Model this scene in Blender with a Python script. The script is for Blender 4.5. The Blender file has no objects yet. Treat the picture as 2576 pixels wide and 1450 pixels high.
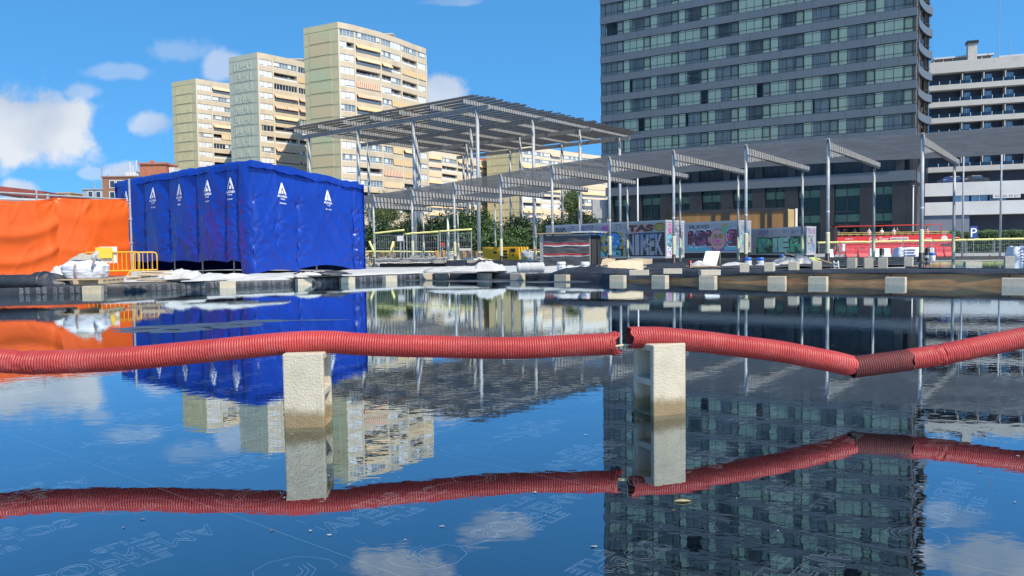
import bpy, bmesh, math, random
import numpy as np
from mathutils import Vector as V, Matrix, noise as NZ
random.seed(7)
S = bpy.context.scene
COL = S.collection
# ---------------------------------------------------------------- camera
F, CX, CY, CH = 1960., 1288., 725., .87          # the photo measured on a 2576 x 1450 grid; camera height above the water
PITCH, ROLL = .049, -.0135
RM = Matrix.Rotation(math.pi/2-PITCH, 3, 'X') @ Matrix.Rotation(ROLL, 3, 'Z')
cd = bpy.data.cameras.new('camera'); cam = bpy.data.objects.new('camera', cd); COL.objects.link(cam)
cam.matrix_world = Matrix.Translation((0, 0, CH)) @ RM.to_4x4()
cd.sensor_width = 36; cd.lens = 36*F/2576; cd.clip_start = .05; cd.clip_end = 9000
S.camera = cam
def ray(x, y): return RM @ V(((x-CX)/F, -(y-CY)/F, -1))
def at(x, y, d):
    r = ray(x, y); return V((0, 0, CH)) + r*(d/r.y)
def gnd(x, y, z=.25):
    r = ray(x, y); return V((0, 0, CH)) + r*((z-CH)/r.z)
def gz(d): return .25 if d < 25 else (.25-.011*(d-25) if d < 80 else -.355)
def hz(x): return 629-.0135*(x-1288)
# ---------------------------------------------------------------- light
SUN_AZ, SUN_EL = math.radians(-52), math.radians(51)      # direction towards the sun (from +X, counter-clockwise)
sd = V((math.cos(SUN_AZ)*math.cos(SUN_EL), math.sin(SUN_AZ)*math.cos(SUN_EL), math.sin(SUN_EL)))
sl = bpy.data.lights.new('sun', 'SUN'); so = bpy.data.objects.new('sun', sl); COL.objects.link(so)
sl.energy = 4.7; sl.angle = math.radians(.5); sl.color = (1, .89, .70)
so.rotation_euler = (-sd).to_track_quat('-Z', 'Y').to_euler()
S.view_settings.view_transform = 'Standard'; S.view_settings.look = 'None'
S.view_settings.exposure = 0.40; S.view_settings.gamma = 1
S.cycles.use_denoising = True
S.cycles.max_bounces = 10; S.cycles.transparent_max_bounces = 24
W = bpy.data.worlds.new('World'); S.world = W; W.use_nodes = True
def world():
    nt = W.node_tree; N = nt.nodes; L = nt.links; N.clear()
    def nd(t, **k):
        n = N.new(t)
        for a, b in k.items(): setattr(n, a, b)
        return n
    def mth(op, a, b=None, c=None, clamp=False):
        n = nd('ShaderNodeMath', operation=op); n.use_clamp = clamp
        for i, s in enumerate((a, b, c)):
            if s is None: continue
            if isinstance(s, (int, float)): n.inputs[i].default_value = s
            else: L.new(s, n.inputs[i])
        return n.outputs[0]
    sky = nd('ShaderNodeTexSky', sky_type='NISHITA'); sky.sun_disc = False
    sky.sun_elevation = SUN_EL; sky.sun_rotation = math.pi/2-SUN_AZ
    sky.air_density = 1.0; sky.dust_density = .25; sky.ozone_density = 3.2; sky.altitude = 20
    tc = nd('ShaderNodeTexCoord'); sv = nd('ShaderNodeVectorMath', operation='ADD'); L.new(tc.outputs['Generated'], sv.inputs[0]); sv.inputs[1].default_value = (0, 0, .32)
    sn = nd('ShaderNodeVectorMath', operation='NORMALIZE'); L.new(sv.outputs[0], sn.inputs[0]); L.new(sn.outputs[0], sky.inputs[0])
    hs = nd('ShaderNodeHueSaturation'); hs.inputs['Saturation'].default_value = 1.27; hs.inputs['Hue'].default_value = .491; hs.inputs['Value'].default_value = 1.36
    L.new(sky.outputs[0], hs.inputs['Color'])
    sp = nd('ShaderNodeSeparateXYZ'); L.new(tc.outputs['Generated'], sp.inputs[0])
    yy = mth('MAXIMUM', sp.outputs[1], .02)
    u = mth('DIVIDE', sp.outputs[0], yy); v = mth('DIVIDE', sp.outputs[2], yy)
    cb = nd('ShaderNodeCombineXYZ'); L.new(u, cb.inputs[0]); L.new(v, cb.inputs[1])
    nz = nd('ShaderNodeTexNoise'); nz.inputs['Scale'].default_value = 13; nz.inputs['Detail'].default_value = 7; nz.inputs['Roughness'].default_value = .58
    L.new(cb.outputs[0], nz.inputs['Vector'])
    nz2 = nd('ShaderNodeTexNoise'); nz2.inputs['Scale'].default_value = 6.5; nz2.inputs['Detail'].default_value = 3
    L.new(cb.outputs[0], nz2.inputs['Vector'])
    # clouds: centre and radii in the photo's grid, density; the last ones stand above the frame and show only in the water
    CL = [(85, 318, 205, 118, 1.0, 0), (-40, 300, 150, 110, 1.0, 0), (175, 300, 95, 75, 1.0, 0), (200, 232, 60, 30, .45, 0), (385, 312, 75, 36, .62, 0), (300, 180, 115, 26, .28, 0),
          (548, 168, 55, 50, .5, 0), (450, 130, 110, 42, .24, 0), (1118, 232, 62, 50, .85, 0), (318, 436, 62, 32, .8, 0), (55, 478, 62, 34, .8, 0),
          (228, 436, 40, 16, .4, 0), (1130, 4, 90, 14, .3, 0),
          (1235, 1325, 130, 55, .55, 1), (1010, 1425, 150, 62, .7, 1), (2450, 1400, 190, 75, .85, 1), (2400, 1300, 110, 40, .4, 1), (2560, 1440, 150, 70, .8, 1)]
    tot = None
    for x, y, rx, ry, dn, ref in CL:
        r = ray(x, y); cu, cv = r.x/r.y, abs(r.z/r.y)
        a = mth('MULTIPLY', mth('SUBTRACT', u, cu), F/rx); b = mth('MULTIPLY', mth('SUBTRACT', v, cv), F/ry)
        q = mth('SQRT', mth('ADD', mth('MULTIPLY', a, a), mth('MULTIPLY', b, b)))
        w = mth('ADD', mth('SUBTRACT', 1., q), mth('MULTIPLY', mth('SUBTRACT', nz.outputs[0], .5), 2.3))
        mr = nd('ShaderNodeMapRange', interpolation_type='SMOOTHSTEP')
        L.new(w, mr.inputs[0]); mr.inputs[1].default_value = .0; mr.inputs[2].default_value = .52; mr.inputs[4].default_value = dn
        tot = mr.outputs[0] if tot is None else mth('MAXIMUM', tot, mr.outputs[0])
    up = mth('GREATER_THAN', sp.outputs[1], .03)
    tot = mth('MULTIPLY', tot, up)
    cr = nd('ShaderNodeValToRGB'); cr.color_ramp.elements[0].position = .40; cr.color_ramp.elements[1].position = .58
    cr.color_ramp.elements[0].color = (2.6, 3.1, 3.9, 1); cr.color_ramp.elements[1].color = (4.0, 4.25, 4.6, 1)
    L.new(nz2.outputs[0], cr.inputs[0])
    mx = nd('ShaderNodeMix', data_type='RGBA'); L.new(tot, mx.inputs[0]); L.new(hs.outputs[0], mx.inputs[6]); L.new(cr.outputs[0], mx.inputs[7])
    bg = nd('ShaderNodeBackground'); bg.inputs[1].default_value = .15; L.new(mx.outputs[2], bg.inputs[0])
    out = nd('ShaderNodeOutputWorld'); L.new(bg.outputs[0], out.inputs[0])
world()
# ---------------------------------------------------------------- materials
MATS = {}
def mat(name, col, rough=.6, var=.12, scale=3., bump=0., bscale=40., metal=0., spec=.5, stretch=(1, 1, 1), dirt=None, dscale=1.2, damt=.5):
    """procedural surface: base colour with mottling, optional second 'dirt' colour in patches, bump"""
    if name in MATS: return MATS[name]
    m = bpy.data.materials.new(name); m.use_nodes = True; MATS[name] = m
    nt = m.node_tree; N = nt.nodes; L = nt.links; b = N['Principled BSDF']
    b.inputs['Roughness'].default_value = rough; b.inputs['Metallic'].default_value = metal
    b.inputs['Specular IOR Level'].default_value = spec
    tc = N.new('ShaderNodeTexCoord'); mp = N.new('ShaderNodeMapping'); mp.inputs['Scale'].default_value = stretch
    L.new(tc.outputs['Object'], mp.inputs[0])
    n = N.new('ShaderNodeTexNoise'); n.inputs['Scale'].default_value = scale; n.inputs['Detail'].default_value = 5; L.new(mp.outputs[0], n.inputs['Vector'])
    r = N.new('ShaderNodeValToRGB'); L.new(n.outputs[0], r.inputs[0])
    r.color_ramp.elements[0].position = .3; r.color_ramp.elements[1].position = .7
    r.color_ramp.elements[0].color = tuple(c*(1-var) for c in col)+(1,); r.color_ramp.elements[1].color = tuple(min(1, c*(1+var)) for c in col)+(1,)
    o = r.outputs[0]
    if dirt:
        n2 = N.new('ShaderNodeTexNoise'); n2.inputs['Scale'].default_value = dscale; n2.inputs['Detail'].default_value = 6; n2.inputs['Roughness'].default_value = .65; L.new(mp.outputs[0], n2.inputs['Vector'])
        mr = N.new('ShaderNodeMapRange'); L.new(n2.outputs[0], mr.inputs[0]); mr.inputs[1].default_value = .5; mr.inputs[2].default_value = .7; mr.inputs[4].default_value = damt
        mx = N.new('ShaderNodeMix'); mx.data_type = 'RGBA'; L.new(mr.outputs[0], mx.inputs[0]); L.new(o, mx.inputs[6]); mx.inputs[7].default_value = tuple(dirt)+(1,)
        o = mx.outputs[2]
    L.new(o, b.inputs['Base Color'])
    if bump:
        n3 = N.new('ShaderNodeTexNoise'); n3.inputs['Scale'].default_value = bscale; n3.inputs['Detail'].default_value = 4; L.new(mp.outputs[0], n3.inputs['Vector'])
        bp = N.new('ShaderNodeBump'); bp.inputs['Strength'].default_value = bump; bp.inputs['Distance'].default_value = .02; L.new(n3.outputs[0], bp.inputs['Height']); L.new(bp.outputs[0], b.inputs['Normal'])
    return m
def glass_mat(name, tint, ior=1.5, rough=.02, clear=.6):
    if name in MATS: return MATS[name]
    m = bpy.data.materials.new(name); m.use_nodes = True; MATS[name] = m
    nt = m.node_tree; N = nt.nodes; L = nt.links; N.clear()
    fr = N.new('ShaderNodeFresnel'); fr.inputs[0].default_value = ior
    t = N.new('ShaderNodeBsdfTransparent'); t.inputs[0].default_value = tuple(c*clear for c in tint)+(1,)
    g = N.new('ShaderNodeBsdfGlossy'); g.inputs[1].default_value = rough
    mx = N.new('ShaderNodeMixShader'); L.new(fr.outputs[0], mx.inputs[0]); L.new(t.outputs[0], mx.inputs[1]); L.new(g.outputs[0], mx.inputs[2])
    o = N.new('ShaderNodeOutputMaterial'); L.new(mx.outputs[0], o.inputs[0])
    return m
# ---------------------------------------------------------------- mesh builder
ORG = {}
class MB:
    def __init__(s): s.v = []; s.f = []; s.m = []
    def add(s, vs, fs, mi=0):
        o = len(s.v); s.v.extend([tuple(p) for p in vs]); s.f.extend([tuple(i+o for i in f) for f in fs])
        s.m.extend([mi]*len(fs) if isinstance(mi, int) else mi)
    def obox(s, o, a, b, c, mi=0):
        o, a, b, c = V(o), V(a), V(b), V(c)
        s.add([o, o+a, o+a+b, o+b, o+c, o+a+c, o+a+b+c, o+b+c], [(3, 2, 1, 0), (4, 5, 6, 7), (0, 1, 5, 4), (1, 2, 6, 5), (2, 3, 7, 6), (3, 0, 4, 7)], mi)
    def box(s, x0, x1, y0, y1, z0, z1, mi=0): s.obox((x0, y0, z0), (x1-x0, 0, 0), (0, y1-y0, 0), (0, 0, z1-z0), mi)
    def fb(s, fr, u0, u1, z0, z1, n0, n1, mi=0):
        P, U, Nn = fr
        s.obox(V((P.x, P.y, 0))+U*u0+Nn*n1+V((0, 0, z0)), U*(u1-u0), Nn*(n0-n1), V((0, 0, z1-z0)), mi)
    def tube(s, pts, r, seg=8, mi=0, cap=True):
        pts = [V(p) for p in pts]; n = len(pts); rs = r if isinstance(r, (list, tuple)) else [r]*n
        vs = []; pu = None
        for i, p in enumerate(pts):
            t = (pts[min(i+1, n-1)]-pts[max(i-1, 0)]).normalized()
            if pu is None: pu = t.orthogonal().normalized()
            pu = (pu-t*pu.dot(t)).normalized(); w = t.cross(pu)
            for k in range(seg):
                a = 2*math.pi*k/seg; vs.append(p+(pu*math.cos(a)+w*math.sin(a))*rs[i])
        fs = [(i*seg+k, i*seg+(k+1) % seg, (i+1)*seg+(k+1) % seg, (i+1)*seg+k) for i in range(n-1) for k in range(seg)]
        if cap: fs += [tuple(range(seg-1, -1, -1)), tuple((n-1)*seg+k for k in range(seg))]
        s.add(vs, fs, mi)
    def lathe(s, c, prof, seg=20, mi=0):
        c = V(c); vs = [c+V((r*math.cos(2*math.pi*k/seg), r*math.sin(2*math.pi*k/seg), z)) for r, z in prof for k in range(seg)]; n = len(prof)
        fs = [(i*seg+k, i*seg+(k+1) % seg, (i+1)*seg+(k+1) % seg, (i+1)*seg+k) for i in range(n-1) for k in range(seg)]
        fs += [tuple(range(seg-1, -1, -1)), tuple((n-1)*seg+k for k in range(seg))]
        s.add(vs, fs, mi)
    def prism(s, pts, z0, z1, mi=0):
        n = len(pts); vs = [(p[0], p[1], z0) for p in pts]+[(p[0], p[1], z1) for p in pts]
        s.add(vs, [tuple(range(n-1, -1, -1)), tuple(range(n, 2*n))]+[(i, (i+1) % n, n+(i+1) % n, n+i) for i in range(n)], mi)
    def grid(s, fn, nu, nv, mi=0):
        vs = [fn(i/nu, j/nv) for j in range(nv+1) for i in range(nu+1)]; w = nu+1
        s.add(vs, [(j*w+i, j*w+i+1, (j+1)*w+i+1, (j+1)*w+i) for j in range(nv) for i in range(nu)], mi)
    def build(s, name, mats, parent=None, smooth=False, org=None, mods=None):
        if not isinstance(mats, (list, tuple)): mats = [mats]
        me = bpy.data.meshes.new(name)
        if parent is not None: og = ORG[parent.name]
        elif org is not None: og = V(org)
        else:
            a = np.array(s.v); og = V(((a[:, 0].min()+a[:, 0].max())/2, (a[:, 1].min()+a[:, 1].max())/2, a[:, 2].min()))
        me.from_pydata([(p[0]-og.x, p[1]-og.y, p[2]-og.z) for p in s.v], [], s.f)
        for m in mats: me.materials.append(m)
        if len(mats) > 1: me.polygons.foreach_set('material_index', s.m)
        if smooth: me.polygons.foreach_set('use_smooth', [True]*len(me.polygons))
        me.update()
        o = bpy.data.objects.new(name, me); COL.objects.link(o)
        if parent is not None: o.parent = parent
        else: o.location = og
        ORG[o.name] = og
        return o
def tag(o, label, cat, group=None, kind=None):
    if label: o['label'] = label
    if cat: o['category'] = cat
    if group: o['group'] = group
    if kind: o['kind'] = kind
    return o
def thing(name, label, cat, loc, group=None):
    o = bpy.data.objects.new(name, None); COL.objects.link(o); o.location = loc; o.empty_display_size = .2
    ORG[o.name] = V(loc); return tag(o, label, cat, group)
def copy_thing(src, loc, rz, label, group=None):
    def cp(o, par):
        c = o.copy(); COL.objects.link(c)
        if par: c.parent = par
        for ch in list(o.children): cp(ch, c)
        return c
    r = cp(src, None); r.location = loc; r.rotation_euler = (src.rotation_euler[0], src.rotation_euler[1], rz); r['label'] = label
    if group: r['group'] = group
    return r
def frame(p0, p1):
    """wall frame: foot point, unit vector along, outward normal (to the right of the way from p0 to p1)"""
    p0, p1 = V((p0[0], p0[1], 0)), V((p1[0], p1[1], 0)); u = (p1-p0).normalized(); return (p0, u, V((u.y, -u.x, 0))), (p1-p0).length
TXT = {}
def text(st, outline=0., thick=0., offset=0., res=3):
    """text as mesh data, fitted to a box 0..w, 0..1 : returns verts (n,3), faces, w"""
    k = (st, outline, thick, offset)
    if k in TXT: return TXT[k]
    c = bpy.data.curves.new('t', 'FONT'); c.body = st; c.resolution_u = res; c.size = 1; c.offset = offset
    if outline: c.fill_mode = 'NONE'; c.bevel_depth = outline; c.bevel_resolution = 0
    else: c.extrude = thick
    o = bpy.data.objects.new('t', c); COL.objects.link(o)
    dg = bpy.context.evaluated_depsgraph_get(); me = o.evaluated_get(dg).to_mesh()
    v = np.array([tuple(q.co) for q in me.vertices]); f = [tuple(p.vertices) for p in me.polygons]
    o.evaluated_get(dg).to_mesh_clear(); bpy.data.objects.remove(o); bpy.data.curves.remove(c)
    lo = v.min(0); hi = v.max(0); h = hi[1]-lo[1]
    v[:, 0] = (v[:, 0]-lo[0])/h; v[:, 1] = (v[:, 1]-lo[1])/h; v[:, 2] = v[:, 2]/h
    TXT[k] = (v, f, (hi[0]-lo[0])/h); return TXT[k]
def put_text(mb, st, fr, u0, u1, z0, z1, n, mi=0, offset=0., thick=.002, shear=0.):
    """lettering on a wall frame, stretched to the given box"""
    v, f, w = text(st, 0., thick, offset); P, U, Nn = fr
    mb.add([V((P.x, P.y, 0))+U*(u0+(a/w)*(u1-u0)+shear*b)+V((0, 0, z0+b*(z1-z0)))+Nn*(n+c) for a, b, c in v], f, mi)
# ---------------------------------------------------------------- common materials
concrete = mat('concrete', (.36, .345, .31), .85, .18, 4, .5, 60, dirt=(.22, .20, .17), dscale=2)
pale_concrete = mat('pale_concrete', (.48, .46, .42), .85, .15, 2, .4, 50, dirt=(.30, .28, .25), dscale=1.5)
membrane = mat('bitumen_membrane', (.017, .019, .024), .5, .35, 2.2, .35, 9, dirt=(.05, .055, .065), dscale=3, damt=.6, spec=.6)
floor_m = mat('wet_basin_membrane', (.0035, .0038, .0045), .4, .35, 2.2, .1, 9, dirt=(.008, .0085, .009), dscale=2, damt=.6, spec=.03)
print_m = mat('membrane_print', (.17, .18, .19), .7, .3, 3, spec=.05)
wall_print = mat('membrane_wall_print', (.34, .37, .42), .7, .3, 6)
steel = mat('galvanised_steel', (.33, .345, .355), .5, .16, 5, .05, 30, metal=.1)
dark_steel = mat('weathered_steel', (.23, .235, .24), .55, .2, 3, metal=.2)
white_p = mat('white_paint', (.62, .62, .60), .5, .06, 4, dirt=(.5, .48, .44), dscale=3, damt=.35)
black_p = mat('black_rubber', (.015, .015, .016), .5, .3, 5)
yellow_p = mat('yellow_paint', (.72, .40, .03), .5, .1, 4, dirt=(.45, .25, .06), dscale=4, damt=.5)
foam_y = mat('yellow_foam', (.72, .68, .27), .8, .12, 8)
sleeve_m = mat('cream_sleeve', (.56, .54, .36), .7, .12, 6)
wood = mat('raw_timber', (.42, .30, .17), .8, .2, 3, .2, 20, stretch=(1, 1, 6))
cloth_w = mat('white_geotextile', (.43, .43, .42), .9, .07, 3, .3, 25, dirt=(.30, .28, .25), dscale=1.5, damt=.6)
cardboard = mat('cardboard', (.50, .40, .27), .85, .12, 3, dirt=(.35, .27, .18), dscale=4)
# ---------------------------------------------------------------- ground, basin, water
LEFT = [(-2.7, 23.7), (-4.6, 21.85), (-7.2, 19.95), (-9.3, 18.1), (-11.4, 17.65), (-15, 16.9), (-30, 12)]
RIGHT = [(-2.7, 23.7), (-.7, 22.95), (1.44, 21.5), (2.78, 20.5), (3.84, 20.0), (4.84, 19.25), (6.2, 18.35), (6.95, 17.85), (8.3, 17.05), (10.1, 15.8), (16, 11.7), (40, -5)]
BASIN = list(reversed(LEFT))+RIGHT[1:]+[(40, -30), (-30, -30)]
def off_poly(P, d):
    """the polyline shifted sideways by d (to the left of its way)"""
    out = []
    for i, p in enumerate(P):
        a, b = V(P[max(i-1, 0)]), V(P[min(i+1, len(P)-1)]); t = (b-a).normalized(); out.append(V(p)+V((-t.y, t.x))*d)
    return out
def build_ground():
    from mathutils.geometry import tessellate_polygon
    outer = [(-400, -70), (400, -70), (400, 25), (-400, 25)]
    hole = [tuple(q) for q in off_poly(list(reversed(LEFT)), .5)[:-1]]+[(-2.7, 24.4)]+[tuple(q) for q in off_poly(RIGHT, .5)[1:]]+[(40, -30), (-30, -30)]
    loops = [[V((x, y, 0)) for x, y in outer], [V((x, y, 0)) for x, y in hole]]
    pts = outer+hole
    mb = MB(); mb.add([(x, y, .25) for x, y in pts], [tuple(t) for t in tessellate_polygon(loops)])
    ys = [25, 35, 50, 65, 80, 200, 1000, 4000]
    for a, b in zip(ys, ys[1:]):
        w0, w1 = 400 if a == 25 else 400+a*2, 400+b*2
        mb.add([(-w0, a, gz(a)), (w0, a, gz(a)), (w1, b, gz(b)), (-w1, b, gz(b))], [(0, 1, 2, 3)])
    g = mat('plaza_paving', (.30, .30, .29), .85, .2, .6, .3, 8, dirt=(.17, .17, .17), dscale=.25, damt=.7)
    tag(mb.build('ground', g, org=(0, 0, 0)), None, None, kind='structure')
build_ground()
def smooth(a, b, x):
    t = max(0, min(1, (x-a)/(b-a))); return t*t*(3-2*t)
def seg_dist(p, a, b):
    a, b, p = V(a), V(b), V(p); t = max(0, min(1, (p-a).dot(b-a)/(b-a).length_squared)); return (p-a-(b-a)*t).length
def floor_h(x, y):
    h = -.030
    n = NZ.fractal(V((x*.55, y*1.5, 3.1)), .8, 2.1, 5)
    c, s = math.cos(.60), math.sin(.60)
    a, b = (x+3.95)*c+(y-9.2)*s, -(x+3.95)*s+(y-9.2)*c
    h += .046*max(0, 1-(a/1.35)**2-(b/.85)**2)+.026*n*math.exp(-(a/2.0)**2-(b/1.0)**2)
    a, b = (x+2.4), (y-10.0); h += .030*max(0, 1-(a/1.6)**2-(b/.16)**2)
    a, b = (x+4.6), (y-8.2); h += .029*max(0, 1-(a/.5)**2-(b/.07)**2)
    dw = min(seg_dist((x, y), RIGHT[i], RIGHT[i+1]) for i in range(0, 4))
    if -3.2 < x < 3.2: h += (.036+.02*n)*smooth(2.6, .9, dw)*smooth(3.2, 1.5, x)
    return h
def build_floor():
    mb = MB(); nx, ny = 210, 230
    mb.grid(lambda u, v: (-15+28*u, -2+26.5*v, floor_h(-15+28*u, -2+26.5*v)), nx, ny)
    mb.add([(-45, -30, -.035), (60, -30, -.035), (60, 24, -.035), (-45, 24, -.035)], [(0, 1, 2, 3)])
    o = tag(mb.build('basin_floor', floor_m, smooth=True, org=(0, 0, 0)), None, None, kind='structure')
    # the maker's outlined print on the membrane rolls: word, small word above and below, mammoth head; every second row upside down
    A, B = V((-.78, .625, 0)), V((.625, .78, 0)); o0 = V((-.33, 2.12, 0))
    pr = MB()
    def ribbon(pts, w=.0016):
        pts = [V((p[0], p[1], 0)) for p in pts]; vs = []
        for i, p in enumerate(pts):
            t = pts[min(i+1, len(pts)-1)]-pts[max(i-1, 0)]; t.normalize(); nn = V((-t.y, t.x, 0))*w; vs += [tuple(p-nn)[:2], tuple(p+nn)[:2]]
        return vs, [(2*i, 2*i+2, 2*i+3, 2*i+1) for i in range(len(pts)-1)]
    def place(vs, fs, loc, sx, sy, sc, s0, t0, flip):
        out = []
        for p in vs:
            s, t = loc[0]+p[0]*sx, loc[1]+p[1]*sy
            if flip: s, t = 1.0-s, -t
            q = o0+B*(s0+s)+A*(-(t0+t)); h = max(floor_h(q.x, q.y), -.03)
            out.append((q.x, q.y, h+.003+(max(0, p[2])*sy if len(p) > 2 else 0)))
        pr.add(out, fs)
    head = [ribbon(k) for k in ([(0, 0), (.03, .05), (.10, .075), (.17, .055), (.20, .0), (.185, -.05), (.13, -.06)],
            [(0, 0), (-.015, -.05), (-.005, -.1), (.02, -.11)], [(.04, -.02), (.05, -.075), (.09, -.105), (.14, -.1)], [(.055, -.02), (.066, -.065), (.098, -.088), (.135, -.084)],
            [(.07, -.022), (.08, -.056), (.10, -.07), (.128, -.066)], [(.075, .02), (.085, .026), (.093, .02), (.085, .013), (.075, .02)],
            [(.20, 0), (.26, .03), (.34, .035)], [(.34, .035), (.36, .01), (.41, .015), (.40, -.03), (.36, -.045), (.30, -.05)])]
    big, small = text('SOPREMA', .011), text('ÉLITE', .017)
    for r in range(-3, 5):
        s0 = r*1.0
        for k in range(-9, 10):
            t0 = k*.46+(r % 2)*.17; c = o0+B*(s0+.5)-A*t0
            if not (1.5 < c.y < 8.2) or abs(c.x) > .72*c.y+.8: continue
            fl = k % 2 == 1
            place(big[0], big[1], (.36, -.06), .54/big[2], .105, 1, s0, t0, fl)
            place(small[0], small[1], (.50, .06), .20/small[2], .058, 1, s0, t0, fl)
            if c.y < 5.5: place(small[0], small[1], (.56, -.135), .20/small[2], .055, 1, s0, t0, fl)
            for vs, fs in head: place(vs, fs, (.06, .0), 1, 1, 1, s0, t0, fl)
        for off, dash in ((.0, 0), (.10, 1)):
            L0, L1 = -4.5, 4.5; n = 90
            for i in range(n):
                if dash and i % 3 == 2: continue
                a, b = L0+(L1-L0)*i/n, L0+(L1-L0)*(i+(.55 if dash else 1))/n
                place([(0, a), (0.0035, a), (.0035, b), (0, b)], [(0, 1, 2, 3)], (off, 0), 1, 1, 1, s0, 0, False)
    pr.build('membrane_print', print_m, parent=o)
    return o
build_floor()
def damp_patches():
    m = mat('damp_membrane', (.05, .055, .065), .38, .3, 3, .25, 12, dirt=(.08, .085, .095), dscale=4, damt=.6, spec=.7)
    for x0, x1, y0, y1, st in ((-5.8, -1.0, 7.7, 10.6, .03), (-3.4, 3.4, 19.2, 23.6, .06)):
        mb = MB(); nx, ny = int((x1-x0)/st), int((y1-y0)/st); ix = {}
        def vi(i, j):
            if (i, j) not in ix: x, y = x0+i*st, y0+j*st; ix[(i, j)] = len(mb.v); mb.v.append((x, y, floor_h(x, y)+.0015))
            return ix[(i, j)]
        for i in range(nx):
            for j in range(ny):
                if floor_h(x0+(i+.5)*st, y0+(j+.5)*st) > -.003: mb.f.append((vi(i, j), vi(i+1, j), vi(i+1, j+1), vi(i, j+1)))
        mb.m = [0]*len(mb.f)
        if mb.f: tag(mb.build('basin_floor', m, smooth=True, org=(0, 0, 0)), None, None, kind='structure')
damp_patches()
def build_water():
    m = bpy.data.materials.new('still_water'); m.use_nodes = True; nt = m.node_tree; N = nt.nodes; L = nt.links; N.clear()
    tc = N.new('ShaderNodeTexCoord'); hs = []
    for sc, st, w in ((9., (1, 1.5, 1), .75), (2.6, (1, 1.3, 1), .8), (24., (1, 1.4, 1), .12)):
        mp = N.new('ShaderNodeMapping'); mp.inputs['Scale'].default_value = st; L.new(tc.outputs['Object'], mp.inputs[0])
        n = N.new('ShaderNodeTexNoise'); n.inputs['Scale'].default_value = sc; n.inputs['Detail'].default_value = 2; L.new(mp.outputs[0], n.inputs['Vector'])
        q = N.new('ShaderNodeMath'); q.operation = 'MULTIPLY'; L.new(n.outputs[0], q.inputs[0]); q.inputs[1].default_value = w; hs.append(q.outputs[0])
    a = N.new('ShaderNodeMath'); L.new(hs[0], a.inputs[0]); L.new(hs[1], a.inputs[1]); b = N.new('ShaderNodeMath'); L.new(a.outputs[0], b.inputs[0]); L.new(hs[2], b.inputs[1])
    bp = N.new('ShaderNodeBump'); bp.inputs['Distance'].default_value = .0004; bp.inputs['Strength'].default_value = 1; L.new(b.outputs[0], bp.inputs['Height'])
    lw = N.new('ShaderNodeLayerWeight'); lw.inputs[0].default_value = .5; L.new(bp.outputs[0], lw.inputs[1])
    pw = N.new('ShaderNodeMath'); pw.operation = 'POWER'; L.new(lw.outputs['Facing'], pw.inputs[0]); pw.inputs[1].default_value = 2.65
    fr = N.new('ShaderNodeMath'); fr.operation = 'MULTIPLY_ADD'; L.new(pw.outputs[0], fr.inputs[0]); fr.inputs[1].default_value = .86; fr.inputs[2].default_value = .15
    t = N.new('ShaderNodeBsdfTransparent'); t.inputs[0].default_value = (.70, .78, .84, 1)
    g = N.new('ShaderNodeBsdfGlossy'); g.inputs['Color'].default_value = (.82, .93, 1, 1); g.inputs['Roughness'].default_value = 0.0; L.new(bp.outputs[0], g.inputs['Normal'])
    mx = N.new('ShaderNodeMixShader'); L.new(fr.outputs[0], mx.inputs[0]); L.new(t.outputs[0], mx.inputs[1]); L.new(g.outputs[0], mx.inputs[2])
    o = N.new('ShaderNodeOutputMaterial'); L.new(mx.outputs[0], o.inputs[0])
    mb = MB(); n = len(BASIN); mb.add([(x, y, 0) for x, y in BASIN], [tuple(range(n-1, -1, -1))])
    ob = tag(mb.build('water', m, org=(0, 0, 0)), None, None, kind='structure')
    return m
water_m = build_water()
# ---------------------------------------------------------------- pool walls
def dens(P, n):
    out = []
    for a, b in zip(P, P[1:]):
        for k in range(n): out.append((a[0]+(b[0]-a[0])*k/n, a[1]+(b[1]-a[1])*k/n))
    return out+[P[-1]]
def strip_wall(mb, P, prof, mi=0, wob=0., seed=0):
    """profile of (outward offset, z) swept along a polyline; wob makes the sheet uneven"""
    rows = []; s = 0; last = None
    cols = [off_poly(P, o) for o, _ in prof]
    for i in range(len(P)):
        for j, (o, z) in enumerate(prof):
            q = cols[j][i]; k = wob*NZ.noise(V((q.x*1.3, q.y*1.3, seed+j*.6))); kz = wob*.6*NZ.noise(V((q.x*2.1, q.y*2.1, 9+seed)))
            nn = (cols[-1][i]-cols[0][i]); nn = nn.normalized() if nn.length > 1e-4 else V((0, 0))
            rows.append((q.x+nn.x*k, q.y+nn.y*k, z(i/(len(P)-1), q) if callable(z) else z+(kz if j else 0)))
    m = len(prof); mb.add(rows, [(i*m+j, (i+1)*m+j, (i+1)*m+j+1, i*m+j+1) for i in range(len(P)-1) for j in range(m-1)], mi)
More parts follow.
